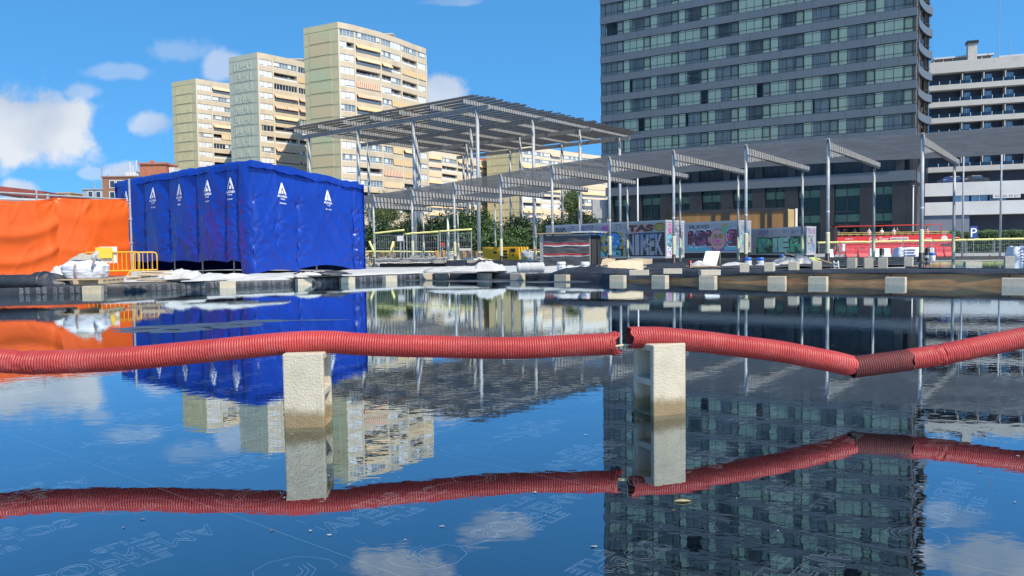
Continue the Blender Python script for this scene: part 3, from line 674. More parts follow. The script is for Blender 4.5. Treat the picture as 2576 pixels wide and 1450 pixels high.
p = gnd(322, 697)+V((0, .35, 0)); q = gnd(372, 695)+V((0, .6, 0)); barrier_at(p, .5, .62, .69, 'end of a second yellow barrier tucked behind the first one by the blue shelter', yellow_p, False)
# ---------------------------------------------------------------- heaps, sheets and bags on the slab
def heap(name, label, cat, p, ln, wd, h, m, seed=0, rz=0., rough=.5, group=None, n=46, solid=True):
    mb = MB(); c, s = math.cos(rz), math.sin(rz)
    def fn(u, v):
        a, b = (u-.5)*2, (v-.5)*2; r = math.hypot(a, b)
        e = max(0, 1-r**2.2); w = 1+.25*NZ.noise(V((a*1.7, b*1.7, seed)))
        k = max(0, 1-abs(2*NZ.noise(V((a*1.3+seed, b*1.1, seed*1.7))))); k2 = 1-abs(2*NZ.noise(V((a*2.6+seed-b, b*2.2, seed*2.1))))
        z = h*e**.6*((1-rough)+rough*(k**1.5*.8+.25*max(0, k2)**3))+.006
        x, y = a*ln/2*w, b*wd/2*w
        return (p.x+x*c-y*s, p.y+x*s+y*c, p.z+z)
    mb.grid(fn, n, n); o = mb.build(name, m, smooth=True); tag(o, label, cat, group)
    sd_ = o.modifiers.new('t', 'SOLIDIFY'); sd_.thickness = .012; sd_.offset = 1
    return o
def rim(p):
    d = min(seg_dist(p[:2], Q[i], Q[i+1]) for Q in (LEFT, RIGHT[:6]) for i in range(len(Q)-1)); return .215+.045*smooth(.15, .6, d)
def G(x, y, z=None):
    if z is not None: return gnd(x, y, z)
    p = gnd(x, y, .25)
    if p.y > 25:
        for _ in range(12): p = gnd(x, y, gz(p.y)) if p.y < 400 else p
    return p
def sheet_flat(name, label, cat, pts, z, m, group=None, seed=0, thick=.02, amp=.02):
    """a lightly rumpled ground sheet with an uneven rim, given by its corners in the photo"""
    q = [G(x, y) for x, y in pts]; mb = MB()
    def fn(u, v):
        p = (q[0]*(1-u)+q[1]*u)*(1-v)+(q[3]*(1-u)+q[2]*u)*v
        w = V((NZ.noise(V((p.x*1.1, p.y*1.1, seed))), NZ.noise(V((p.x*1.1, p.y*1.1, seed+4))), 0))*.18
        k = 1-abs(2*NZ.noise(V((p.x*.9, p.y*.6, seed+2))))
        return (p.x+w.x, p.y+w.y, (gz(p.y) if p.y > 24.5 else rim((p.x+w.x, p.y+w.y)))+z+amp*k**3+amp*.3*NZ.noise(V((p.x*3, p.y*3, seed))))
    mb.grid(fn, 60, 24); o = mb.build(name, m, smooth=True); tag(o, label, cat, group); md = o.modifiers.new('t', 'SOLIDIFY'); md.thickness = thick; md.offset = -1
    return o
GS = 'white geotextile ground sheets'
def rim_sheet(P, depth, label, seed, amp=.035):
    P = dens(P, 14); mb = MB(); n = len(P)-1
    def fn(u, v):
        i = round(u*n); p = P[i]; e = .06*NZ.noise(V((p[0]*2.3, seed, 0)))+.05*NZ.noise(V((p[0]*7, seed, 3)))
        y = p[1]+.10+e+(depth(p[0])-.1)*v**1.6; x = p[0]; k = 1-abs(2*NZ.noise(V((x*1.3, y*1.1, seed))))
        g = (.205+.055*smooth(.05, .7, y-p[1])) if y < 25 else gz(y)+.02
        return (x, y, g+.018+amp*max(0, k)**3+.01*NZ.noise(V((x*5, y*4, seed)))-.07*(v == 0))
    mb.grid(fn, n, 26); o = mb.build('ground_sheet', cloth_w, smooth=True); tag(o, label, 'ground sheet', GS); md = o.modifiers.new('t', 'SOLIDIFY'); md.thickness = .012; md.offset = 1
rim_sheet(LEFT[:3], lambda x: 6.5+(x+2.7)*.9, 'white geotextile sheet spread on the slab right of the blue shelter', 1)
rim_sheet([(-2.68, 23.72)]+RIGHT[1:4], lambda x: 7.5-.5*(x+2.7), 'pale ground sheet covering the slab before the yellow generator and the shade-cloth hut', 2)
rim_sheet(LEFT[2:5], lambda x: 1.6, 'dusty pale strip of sheeting along the pool rim before the dark shelter side', 3, .02)
mem_sheet = membrane
SH = 'black waterproofing sheets on the slab'
sheet_flat('waterproofing_sheet', 'black waterproofing sheet on the slab around the heap of sacks', 'waterproofing sheet', [(1620, 683), (2300, 672), (2330, 660), (1640, 667)], .05, mem_sheet, SH, 4, amp=.03)
sheet_flat('waterproofing_sheet', 'black waterproofing sheet running under the graffiti containers', 'waterproofing sheet', [(1480, 670), (2180, 664), (2160, 656), (1480, 661)], .03, mem_sheet, SH, 5, amp=.02)
heap('cloth_heap', 'crumpled white sheet lying before the dark left part of the blue shelter', 'sheet heap', G(455, 703), 1.2, .6, .26, cloth_w, 3, .5, .7)
heap('cloth_heap', 'smooth rumpled white sheet before the middle of the dark shelter side', 'sheet heap', G(555, 706), 1.5, .6, .20, cloth_w, 5, .5, .45)
heap('cloth_heap', 'flat rumpled white sheet at the foot of the blue shelter corner', 'sheet heap', G(650, 706), 1.3, .5, .10, cloth_w, 15, .4, .6)
heap('cloth_heap', 'peaked crumple of white sheet left of the smooth white roll', 'sheet heap', G(1160, 684), 2.0, .8, .15, cloth_w, 7, 0, .75)
heap('cloth_heap', 'white crumpled sheet pile with a peaked fold under the yellow generator', 'sheet heap', G(1225, 683), 1.0, .6, .32, cloth_w, 9, .3, .85)
heap('cloth_heap', 'white rumpled sheet before the left paint bucket', 'sheet heap', G(1432, 688), .9, .5, .20, cloth_w, 11, .2, .7)
heap('cloth_heap', 'white rumpled sheet under the blue graffiti letters', 'sheet heap', G(1560, 668), 2.0, .6, .13, cloth_w, 12, .2, .7)
heap('cloth_heap', 'white bubble of sheeting left of the blue-lidded buckets', 'sheet heap', G(1855, 674), 1.0, .5, .16, cloth_w, 14, 0, .2)
heap('cloth_heap', 'low white bubble of sheeting right of the blue-lidded buckets', 'sheet heap', G(1930, 674), .8, .5, .13, cloth_w, 24, 0, .2)
heap('cloth_heap', 'white cloth rumpled behind the red fire extinguisher', 'sheet heap', G(1762, 676), .6, .4, .22, cloth_w, 16, 0, .3)
def roll():
    p, q = G(1300, 685)+V((0, 0, .12)), G(1370, 684)+V((0, 0, .12)); mb = MB(); n = 24
    pts = [p.lerp(q, i/n) for i in range(n+1)]; mb.tube(pts, [.14*(1+.12*NZ.noise(V((i*.4, 0, 0))))*(1 if 0 < i < n else .6) for i in range(n+1)], 18)
    tag(mb.build('sheet_roll', cloth_w, smooth=True), 'smooth thick roll of white sheeting on the slab left of the paint buckets', 'sheet roll')
roll()
heap('rubble_pile', 'low dark pile of bitumen scraps under the raised blue sheet edge', 'rubble', G(805, 692), 1.6, .5, .16, membrane, 21, .1, .9)
heap('rubble_pile', 'pale lump of plaster beside the dark bitumen scraps', 'rubble', G(772, 694), .7, .3, .10, pale_concrete, 22, .1, .9)
heap('membrane_heap', 'crumpled black membrane offcut at the pool edge under the right paint bucket', 'membrane heap', G(1510, 691, .29)+V((0, .3, .0)), 2.2, .7, .17, membrane, 31, -.4, .8)
# black membrane rolled up at the left edge
def mroll():
    mb = MB(); a, b = G(-40, 722)+V((0, .2, .1)), G(88, 720)+V((0, .2, .1)); n = 20
    mb.tube([a.lerp(b, i/n) for i in range(n+1)], [.14+.02*NZ.noise(V((i*.5, 1, 0))) for i in range(n+1)], 16); o = mb.build('membrane_roll', membrane, smooth=True)
    tag(o, 'thick roll of black membrane lying on the pool rim at the left edge', 'membrane roll')
    heap('membrane_heap', 'folded black membrane end tenting up beside the black roll', 'membrane heap', G(100, 719)+V((0, .2, 0)), 1.0, .55, .30, membrane, 33, -.2, .3)
mroll()
def rubble_bag():
    p = G(188, 718)+V((0, .45, 0)); t = thing('rubble_bag', 'full white woven rubble bag topped with sand, on a pallet by the yellow barrier', 'rubble bag', p)
    bag = mat('woven_bag', (.55, .55, .56), .75, .05, 4, .3, 30, dirt=(.5, .5, .52), dscale=3, damt=.4); mb = MB(); W_, H_ = .74, .40
    def fn(u, v):
        a = 2*math.pi*u; c, s = math.cos(a), math.sin(a); sq = (abs(c)**3+abs(s)**3)**(-1/3)
        bul = 1+.16*math.sin(math.pi*v)-.28*max(0, v-.7)/.3; r = W_*.52*sq*bul*(1+.05*NZ.noise(V((c*2.5, s*2.5, v*4)))-.03*(1-abs(2*NZ.noise(V((c*2, s*2, v*7))))))
        return (p.x+c*r, p.y+s*r*.8, p.z+.13+H_*v+.03*NZ.noise(V((c*2, s*2, 3)))*v)
    mb.grid(fn, 70, 36); mb.build('bag', bag, parent=t, smooth=True)
    mb = MB()
    def top(u, v):
        a = 2*math.pi*u; r = W_*.46*v; return (p.x+math.cos(a)*r, p.y+math.sin(a)*r*.8, p.z+.13+H_+.13*(1-v**1.5)*(1+.5*NZ.noise(V((math.cos(a)*3*v, math.sin(a)*3*v, 1)))))
    mb.grid(top, 40, 14); mb.build('sand', mat('sand', (.36, .33, .27), .95, .25, 30, .6, 60), parent=t)
    mb = MB(); b = p+V((.22, -.1, .13+H_)); mb.grid(lambda u, v: b+V((-.05+.16*u+.05*v, -.1+.05*u, .18*math.sin(1.3*u+.4)*v+.05*NZ.noise(V((u*4, v*4, 2))))), 10, 8); o = mb.build('bag_flap', bag, parent=t, smooth=True); o.modifiers.new('s', 'SOLIDIFY').thickness = .01
    strap = mat('grey_strap', (.30, .22, .22), .7, .2, 20)
    for dx in (-.05, .3):
        mb = MB(); q = p+V((dx, -.335, .14)); mb.grid(lambda u, v: q+V((.05*u+(.12*v if dx > .1 else 0), -.02-.03*math.sin(math.pi*v), .30*v+(.2 if dx > .1 else 0))), 2, 8); o = mb.build('strap', strap, parent=t, smooth=True); o.modifiers.new('s', 'SOLIDIFY').thickness = .006
    t2 = thing('pallet', 'wooden pallet under the white rubble bag', 'pallet', p)
    for k in range(5):
        mb = MB(); mb.box(p.x-.6, p.x+.6, p.y-.42+.19*k, p.y-.30+.19*k, p.z+.105, p.z+.125); mb.build('top_board', wood, parent=t2)
    for k in range(3):
        mb = MB(); x = p.x-.58+.53*k; mb.box(x, x+.10, p.y-.42, p.y+.46, p.z+.02, p.z+.10); mb.build('bearer', wood, parent=t2)
    h = heap('plastic_bag', 'crumpled white plastic bag left of the rubble bag', 'plastic bag', G(138, 717)+V((0, .2, 0)), .5, .4, .42, bag, 41, .2, .6)
rubble_bag()
def boards():
    base = G(372, 709)
    for i in range(7):
        p = base+V((random.uniform(-.32, .32), random.uniform(-.1, .25), .035*i+.01)); rz = random.uniform(-.6, .6); c, s = math.cos(rz), math.sin(rz)
        mb = MB(); U, N_ = V((c, s, random.uniform(-.05, .09))), V((-s, c, random.uniform(-.02, .05))); l, w = random.uniform(.5, .75), random.uniform(.3, .4)
        mb.obox(p-U*l/2-N_*w/2, U*l, N_*w, V((0, 0, .02)))
        tag(mb.build('cardboard_sheet', cardboard), ['bottom', 'second lowest', 'third lowest', 'middle', 'third topmost', 'second topmost', 'topmost'][i]+' brown cardboard sheet of the scattered pile before the yellow barrier', 'cardboard', 'pile of cardboard sheets')
    t = G(330, 700)+V((0, .3, 0)); mb = MB(); mb.box(t.x-.16, t.x+.26, t.y, t.y+.2, t.z, t.z+.17); o = mb.build('paving_slab', pale_concrete); bevel(o, .01); tag(o, 'pale cut stone slab standing under the yellow barrier end', 'stone slab')
boards()
# ---------------------------------------------------------------- pergolas
A2, B2 = V((-.780, .625, 0)), V((.604, .797, 0)); A2.normalize(); B2.normalize()
louvre = mat('louvre_grey', (.23, .222, .215), .55, .18, 2, metal=.1, dirt=(.17, .165, .16), dscale=.8, damt=.5)
plate_m = mat('beam_plate', (.36, .35, .335), .5, .1, 2, dirt=(.3, .3, .3), dscale=2, damt=.4)
seam_m = mat('plate_joint', (.07, .07, .075), .6, .2, 4)
def beam(mb, a, b, h, w, step, haunch=0.):
    """plated box beam from a to b (top level), joints as dark gaps, deeper plate near its start"""
    a, b = V(a), V(b); d = b-a; ln = d.length; u = d/ln; s = u.cross(V((0, 0, 1))).normalized(); n = max(1, round(ln/step))
    mb.obox(a-s*(w/2-.02)-V((0, 0, h-.01)), u*ln, s*(w-.04), V((0, 0, h-.02)), 1)
    for i in range(n):
        hh = h*(1-.35*i/n)
        mb.obox(a+u*(ln*i/n+.012)-s*w/2-V((0, 0, hh)), u*(ln/n-.024), s*w, V((0, 0, hh)), 0)
    if haunch:
        k = max(2, round(haunch/step))
        for i in range(k):
            l0 = .12+i*step; mb.obox(a+u*l0-s*(w/2-.03)-V((0, 0, h+.24-.05*i)), u*(step-.02), s*(w-.06), V((0, 0, .24-.05*i-.004)), 0)
def high_pergola():
    O = V((at(1200, 262, 76.5).x, 76.5, 0)); s = 9.35; sA = 8.83; t = thing('high_pergola', 'tall flat slatted steel canopy on thick round columns before the cream towers', 'pergola', (O.x, O.y, gz(76.5)))
    top = 15.25
    for i in range(4):
        for j in range(4):
            p = O+A2*(sA*i)+B2*(s*j); mb = MB(); mb.tube([V((p.x, p.y, gz(p.y))), V((p.x, p.y, top-.55))], .175, 16); c = mb.build('column', steel, parent=t, smooth=True)
    for i in range(4):
        mb = MB(); a = O+A2*(sA*3+1.3)+B2*(s*i)+V((0, 0, top-.42)); b = O-A2*1.5+B2*(s*i)+V((0, 0, top-.42)); u = (b-a).normalized(); sd_ = u.cross(V((0, 0, 1)))
        mb.obox(a-sd_*.1-V((0, 0, .45)), b-a, sd_*.2, V((0, 0, .45))); mb.build('main_beam', dark_steel, parent=t)
    for i in range(7):
        a = O+A2*(sA*i/2)-B2*2.1; b = O+A2*(sA*i/2)+B2*(s*3+2.1); mb = MB(); beam(mb, a+V((0, 0, top)), b+V((0, 0, top)), .38, .14, .95); mb.build('cross_beam', [plate_m, seam_m], parent=t)
    lv = mat('canopy_slat', (.12, .112, .105), .6, .25, 1.5, dirt=(.19, .18, .16), dscale=.7, damt=.6)
    mb = MB(); n = 84
    for k in range(n):
        w = -2.3+(s*3+4.6)*k/(n-1); rnd = random.uniform(-.5, .5)
        a = O+A2*(sA*3+1.7+rnd)+B2*w+V((0, 0, top+.06+.04*(k % 3))); b = O-A2*(1.8+random.uniform(-.5, .5))+B2*w+V((0, 0, top+.06+.04*(k % 3)))
        mb.obox(a-B2*.05, b-a, B2*.13, V((0, 0, .035))); mb.obox(a+B2*.085+V((0, 0, .036)), b-a, B2*.012, V((0, 0, .115)))
    mb.build('slat_deck', lv, parent=t)
high_pergola()
def low_pergola():
    d0 = 25.0; P0 = V((.5255*d0, d0, 0)); sp = 2.905; wd = 7.3
    hts = [4.20, 4.25, 4.36, 4.43, 4.49, 4.50, 4.38, 4.20, 4.02, 3.86, 3.72, 3.62]      # first one stands just outside the frame
    t = thing('low_pergola', 'long low wavy slatted pergola on slim grey posts with cream sleeves', 'pergola', (P0.x, P0.y, gz(d0)))
    fp = []
    for i, h in enumerate(hts):
        p = P0+A2*(sp*(i-1)); q = p+B2*wd; hq = h-.05
        fp.append((p, h, q, hq))
        for k, (c, hh, r) in enumerate(((p, h+.16, .056), (q-B2*.55, hq-.3, .05))):
            g = gz(c.y); mb = MB(); mb.tube([V((c.x, c.y, g)), V((c.x, c.y, hh))], r, 14); col = mb.build('column', steel, parent=t, smooth=True)
            mb = MB(); mb.lathe((c.x, c.y, 0), [(r+.012, .50 if k == 0 else g+.05), (r+.014, .55 if k == 0 else g+.1), (r+.013, 1.30+.05*math.sin(i*3)), (r+.006, 1.34+.05*math.sin(i*3))], 14); mb.build('sleeve', sleeve_m, parent=col, smooth=True)
            if k == 0:
                mb = MB(); mb.lathe((c.x, c.y, 0), [(r+.20, g+.005), (r+.08, g+.09), (r+.022, g+.16), (r+.02, .60)], 16); mb.build('foot_wrap', black_p, parent=col, smooth=True)
                mb = MB(); mb.lathe((c.x, c.y, 0), [(r+.002, 2.0), (r+.004, 2.005), (r+.004, 2.055), (r+.002, 2.06)], 14); mb.build('tag_band', white_p, parent=col, smooth=True)
        mb = MB(); beam(mb, p+V((0, 0, h+.03)), q+B2*.25+V((0, 0, hq-.02)), .25, .13, .36, 1.75); mb.build('beam', [plate_m, seam_m], parent=t)
    mb = MB(); n = 32
    for k in range(n):
        w = -.15+(wd+.45)*k/(n-1); pts = []
        for i, (p, h, q, hq) in enumerate(fp): pts.append(p+B2*w+V((0, 0, h+(hq-h)*w/wd+.10)))
        pts = [pts[0]-A2*2.5+V((0, 0, -.02))]+spline(pts, 1.4)+[pts[-1]+A2*1.2]
        for a, b in zip(pts, pts[1:]): mb.obox(a, b-a, B2*.10+V((0, 0, .008)), V((0, 0, .030)))
    mb.build('slat_deck', louvre, parent=t)
low_pergola()
# ---------------------------------------------------------------- far buildings
beige = mat('tower_render', (.55, .455, .32), .85, .08, .35, dirt=(.36, .30, .23), dscale=.25, damt=.45)
beige2 = mat('tower_piers', (.60, .52, .38), .85, .06, .4)
win_fr = mat('white_window_frame', (.66, .66, .64), .5, .05, 2)
blind = mat('white_roller_blind', (.66, .67, .66), .6, .05, 1.5, dirt=(.5, .52, .52), dscale=.8, damt=.6)
pane = mat('balcony_glass', (.20, .25, .27), .08, .35, .5, spec=.9)
pane_d = mat('dark_window_glass', (.03, .04, .055), .06, .5, .5, spec=.9)
dark_in = mat('dark_recess', (.035, .032, .03), .9, .4, .6)
aw_o = mat('awning_orange', (.50, .15, .055), .8, .1, 1); aw_y = mat('awning_ochre', (.58, .34, .12), .8, .1, 1); aw_w = mat('awning_cream', (.68, .60, .46), .8, .06, 1); aw_b = mat('awning_beige', (.60, .47, .28), .8, .08, 1)
WM = [win_fr, pane, pane_d, blind, dark_in]
def apt_window(root, fr, u0, u1, z0, z1, kind, nm='window'):
    """window bay of a flat, by kind: B blind, G glass, K dark glass, D open recess, A/Y/O half-lowered awning, a/y/o lowered awning"""
    segs = len(kind); mb = MB(); aws = []
    for i, k in enumerate(kind):
        a, b = u0+(u1-u0)*i/segs, u0+(u1-u0)*(i+1)/segs; lw = k.lower()
        if k == 'B':
            n = max(2, round((b-a)/1.3))
            for j in range(n): mb.fb(fr, a+(b-a)*j/n+.04, a+(b-a)*(j+1)/n-.04, z0+.22+random.choice((0, 0, .15)), z1, -.20, -.12, 3)
            mb.fb(fr, a, b, z0, z0+.18, -.22, -.10, 0); mb.fb(fr, a, b, z0, z1, -.30, -.25, 1)
        elif k in 'GK':
            n = max(2, round((b-a)/1.05)); mi = 1 if k == 'G' else 2
            mb.fb(fr, a, b, z0, z1, -.28, -.24, mi); mb.fb(fr, a, b, z1-.1, z1, -.23, -.14, 0); mb.fb(fr, a, b, z0, z0+.12, -.23, -.14, 0)
            if k == 'G':
                mb.fb(fr, a, b, z0+.55, z0+.62, -.23, -.17, 0)
                for j in range(n):
                    if random.random() < .4: mb.fb(fr, a+(b-a)*j/n+.06, a+(b-a)*(j+1)/n-.06, z0+.64, z1-.12, -.235, -.21, 3)
            for j in range(n+1): u = a+(b-a)*j/n; mb.fb(fr, max(a, u-.05), min(b, u+.05), z0+.125, z1-.105, -.23, -.15, 0)
        else:
            mb.fb(fr, a, b, z0, z1, -1.2, -1.15, 4); mb.fb(fr, a, b, z0, z0+.5, -.16, -.12, 0); mb.fb(fr, a, b, z0+.72, z0+.78, -.15, -.10, 0)
            n = max(2, round((b-a)/1.4))
            for j in range(n):
                if random.random() < .6: mb.fb(fr, a+(b-a)*(j+.1)/n, a+(b-a)*(j+.75)/n, z0+.1, z1-.3, -1.14, -1.1, random.choice((1, 2, 0, 2)))
            if lw in 'ayo': aws.append((k, a, b))
    w = mb.build(nm, WM, parent=root)
    for k, a, b in aws:
        am = MB(); drop = z1-(z0+.85 if k.isupper() else z0+.35); out = .75 if k.isupper() else .14; P, U, Nn = fr
        n = max(4, round((b-a)/.30)); base = V((P.x, P.y, 0))
        for j in range(n):
            a0, a1 = a+(b-a)*j/n, a+(b-a)*(j+1)/n; q0 = base+U*a0+V((0, 0, z1))+Nn*.02; q1 = base+U*a1+V((0, 0, z1))+Nn*.02; dn = V((0, 0, -drop))+Nn*out
            am.add([q0, q1, q1+dn, q0+dn, q1+dn+V((0, 0, -.16)), q0+dn+V((0, 0, -.16))], [(3, 2, 1, 0), (5, 4, 2, 3)], (j % 3 == 0)*1 if k.lower() == 'a' else j % 2)
        cm = {'o': [aw_o, aw_w], 'y': [aw_y, aw_w], 'a': [aw_b, aw_y]}[k.lower()]
        o = am.build('awning', cm, parent=w); o.modifiers.new('t', 'SOLIDIFY').thickness = .02
def bay_block(name, label, cat, foot, bays, back, H, row_top, pitch, wh, rows, wall_m, pier_m, zg=-.36, piers=True):
    """slab block: facade polyline 'foot' (left to right), a window per bay and floor"""
    t = thing(name, label, cat, (foot[0][0], foot[0][1], zg)); mb = MB()
    bk = V(back+(0,)); poly = [V(p+(0,)) for p in foot]
    inner = []
    for i, p in enumerate(poly):
        a, b = poly[max(0, i-1)], poly[min(len(poly)-1, i+1)]; d = (b-a).normalized(); inner.append(p-V((d.y, -d.x, 0))*1.3)
    mb.prism([(q.x, q.y) for q in inner]+[(poly[-1]+bk).xy, (poly[0]+bk).xy], zg, H-.25)
    nrow = len(rows); zt0 = row_top+wh/2
    for i, (p, q) in enumerate(zip(poly, poly[1:])):
        fr, ln = frame(p, q); pw = .45 if piers else .3
        zs = [H]+[z for r in range(nrow) for z in (zt0-r*pitch, zt0-r*pitch-wh)]+[zg]
        for k in range(0, len(zs), 2): mb.fb(fr, 0, ln, zs[k+1], zs[k], -1.32, 0)
    mb.build('wall', wall_m, parent=t)
    for i, (p, q) in enumerate(zip(poly, poly[1:])):
        fr, ln = frame(p, q); pm = MB(); pm.fb(fr, -.03, .42, zg, H-1.75, -1.31, .12); pm.build('pier', pier_m, parent=t)
        if i == len(poly)-2: pm = MB(); pm.fb(fr, ln-.38, ln+.03, zg, H-1.75, -1.31, .125); pm.build('pier', pier_m, parent=t)
        for r in range(nrow):
            k = rows[r][i] if i < len(rows[r]) else 'B'
            if k == '-': continue
            apt_window(t, fr, .44, ln-.02 if i < len(poly)-2 else ln-.4, zt0-r*pitch-wh, zt0-r*pitch, k)
    return t
def flank(t, L_, C_, H, pitch, z_low, face, panel, relief=0, seed=0):
    """windowless side wall of stacked cast panels with a raised field each"""
    fr, ln = frame(L_, C_); mb = MB(); mb.fb(fr, 0, ln, -.36, H-.01, -1.2, -.14, 0)
    z = H-1.9; tops = [(H, H-1.55)]; k = 0
    while z > z_low-pitch: tops.append((z+.22, z-pitch+.40)); z -= pitch
    for i, (a, b) in enumerate(tops):
        mb.fb(fr, 0, ln, b, a-.03, -.14, 0, 0)
        if i:
            mb.fb(fr, 0, ln, b-.26, b-.10, -.14, .03, 0)
            mb.fb(fr, ln*.16, ln*.80, b+.12, a-.18, 0, .06, 1)
            if relief:
                rr = random.Random(seed+i); x = .18
                while x < .78:
                    w = rr.uniform(.012, .03); 
                    if rr.random() < .62: h0 = rr.uniform(.1, .5); mb.fb(fr, ln*x, ln*(x+w), b+.2+(a-b-.5)*rr.uniform(0, .5), a-.3-(a-b-.5)*rr.uniform(0, .25), .06, .16, 2)
                    x += w+rr.uniform(.02, .05)
            else:
                n = 26
                for j in range(n): u = ln*(.17+.62*j/n); mb.fb(fr, u, u+ln*.012, b+.16, a-.22, .06, .10, 1)
    mb.build('flank_wall', [face, panel, face], parent=t)
def tinted(name, c0, c1, c2, sc):
    m = mat(name, c0, .85, .06, .4); nt = m.node_tree; N = nt.nodes; L = nt.links; b = N['Principled BSDF']; src = b.inputs['Base Color'].links[0].from_socket
    tc = N.new('ShaderNodeTexCoord'); wv = N.new('ShaderNodeTexWave'); wv.bands_direction = 'DIAGONAL'; wv.inputs['Scale'].default_value = sc; wv.inputs['Distortion'].default_value = 3; wv.inputs['Detail Scale'].default_value = .3; L.new(tc.outputs['Object'], wv.inputs[0])
    r = N.new('ShaderNodeValToRGB'); r.color_ramp.elements[0].color = c1+(1,); r.color_ramp.elements[1].color = c2+(1,); e = r.color_ramp.elements.new(.5); e.color = c0+(1,); L.new(wv.outputs[1], r.inputs[0])
    mx = N.new('ShaderNodeMix'); mx.data_type = 'RGBA'; mx.inputs[0].default_value = .75; L.new(src, mx.inputs[6]); L.new(r.outputs[0], mx.inputs[7]); L.new(mx.outputs[2], b.inputs['Base Color']); return m
olive = mat('flank_olive', (.52, .455, .26), .85, .07, .4); olive2 = mat('flank_olive_field', (.54, .475, .28), .85, .09, .6)
sage = mat('flank_sage', (.45, .45, .34), .85, .06, .4)
sw = tinted('flank_swirl_field', (.50, .445, .27), (.42, .48, .30), (.55, .43, .26), .045)
def u3(x, d): return (at(x, hz(x), d).x, d)
def towers():
    H = 57.6
    back = (9, 13)
    YT = [100]
    def u3(x, d): return (at(x, YT[0], d).x, d)
    # right tower
    foot = [u3(850, 195), u3(890, 198), u3(955, 204.4), u3(1007, 211.5), u3(1047, 218), u3(1071, 221.8)]
    rows = [['G', 'G', 'GB', 'G', 'G'], ['BD', 'A', 'GB', 'D', 'B'], ['B', 'Y', 'YD', 'a', 'a'], ['B', 'D', 'DG', 'D', 'B'], ['B', 'o', 'BD', 'D', 'B'], ['B', 'O', 'Ga', 'a', 'B'], ['G', 'A', 'GG', 'a', 'B'],
            ['B', 'G', 'G', 'D', 'B'], ['B', 'K', 'K', 'K', 'B'], ['B', 'G', 'Ga', 'YY', 'B'], ['G', 'G', 'Ga', 'a', 'G'], ['B', 'D', 'o', 'a', 'B'], ['B', 'G', 'y', 'D', 'B'], ['B', 'D', 'G', 'a', 'B'], ['B', 'G', 'D', 'G', 'B']]
    t = bay_block('apartment_tower', 'tall cream apartment tower at the right of three, with faint green and pink swirls on its blank side', 'apartment tower', foot, 0, (-2, 22), H, 55.3, 3.08, 1.75, rows, beige, beige2)
    t['label'] = 'rightmost of three cream apartment towers, green and pink swirls on its blank side'
    L_ = u3(764, 200.3); flank(t, L_, foot[0], H, 3.08, 12, olive, sw)
    mb = MB(); c = V(u3(950, 214)+(0,)); mb.box(c.x-4, c.x+4, c.y, c.y+6, H-.3, H+1.9); mb.box(c.x-4.3, c.x+4.3, c.y-.3, c.y+6.3, H+1.9, H+2.2); mb.build('roof_room', pale_concrete, parent=t)
    mb = MB(); mb.prism([(L_[0]+.3, L_[1]+.8), (foot[0][0]-.3, foot[0][1]+.8), (foot[0][0]-2, foot[0][1]+22), (L_[0]-2, L_[1]+22)], -.36, H-.3); mb.build('core_wall', beige, parent=t)
    # middle tower
    YT[0] = 150
    foot = [u3(647, 223), u3(684, 226.5), u3(746, 233), u3(805, 241)]
    rows = [['B', 'G', 'K'], ['B', 'D', 'a'], ['B', 'K', 'K'], ['B', 'O', 'O'], ['B', 'OO', 'O'], ['B', 'Y', 'G'], ['K', 'D', 'B'], ['BD', 'D', 'D'], ['G', 'O', 'G'], ['B', 'O', 'O'], ['G', 'D', 'O']]
    t = bay_block('apartment_tower', 'middle of three cream apartment towers, blank grey-green side with raised strokes', 'apartment tower', foot, 0, (-3, 22), H, 55.0, 3.08, 1.75, rows, beige, beige2)
    L_ = u3(575, 228.8); flank(t, L_, foot[0], H, 3.08, 26, sage, sage, 1, 3)
    mb = MB(); c = V(u3(735, 240)+(0,)); mb.box(c.x-4.5, c.x+3, c.y, c.y+6, H-.3, H+1.9); mb.box(c.x-4.8, c.x+3.3, c.y-.3, c.y+6.3, H+1.9, H+2.2); mb.build('roof_room', pale_concrete, parent=t)
    mb = MB(); mb.prism([(L_[0]+.3, L_[1]+.8), (foot[0][0]-.3, foot[0][1]+.8), (foot[0][0]-2, foot[0][1]+22), (L_[0]-2, L_[1]+22)], -.36, H-.3); mb.build('core_wall', beige, parent=t)
    # left tower
    YT[0] = 215
    foot = [u3(492, 255), u3(530, 259), u3(592, 266), u3(640, 273)]
    rows = [['B', 'Y', 'G'], ['B', 'G', 'G'], ['B', 'BG', 'G'], ['B', 'G', 'D'], ['B', 'Y', 'G'], ['G', 'Dyy', 'D'], ['B', 'KG', 'G'], ['B', 'D', 'G'], ['B', 'D', 'D'], ['B', 'Y', 'D']]
    t = bay_block('apartment_tower', 'leftmost of three cream apartment towers, with a plain olive side wall', 'apartment tower', foot, 0, (-3, 22), H, 55.0, 3.08, 1.75, rows, beige, beige2)
    L_ = u3(432, 260.4); flank(t, L_, foot[0], H, 3.08, 27, olive, olive2)
    mb = MB(); c = V(u3(566, 272)+(0,)); mb.box(c.x-4.5, c.x+4, c.y, c.y+6, H-.3, H+1.7); mb.box(c.x-4.8, c.x+4.3, c.y-.3, c.y+6.3, H+1.7, H+2.0); mb.build('roof_room', pale_concrete, parent=t)
    mb = MB(); q = u3(520, 262); mb.tube([V(q+(H-.3,)), V(q+(H+1.3,))], .3, 8); mb.build('vent', dark_steel, parent=t)
    mb = MB(); mb.prism([(L_[0]+.3, L_[1]+.8), (foot[0][0]-.3, foot[0][1]+.8), (foot[0][0]-2, foot[0][1]+22), (L_[0]-2, L_[1]+22)], -.36, H-.3); mb.build('core_wall', beige, parent=t)
    # lower sunlit blocks
    YT[0] = 430
    sun_w = mat('pale_render', (.62, .53, .39), .85, .06, .4)
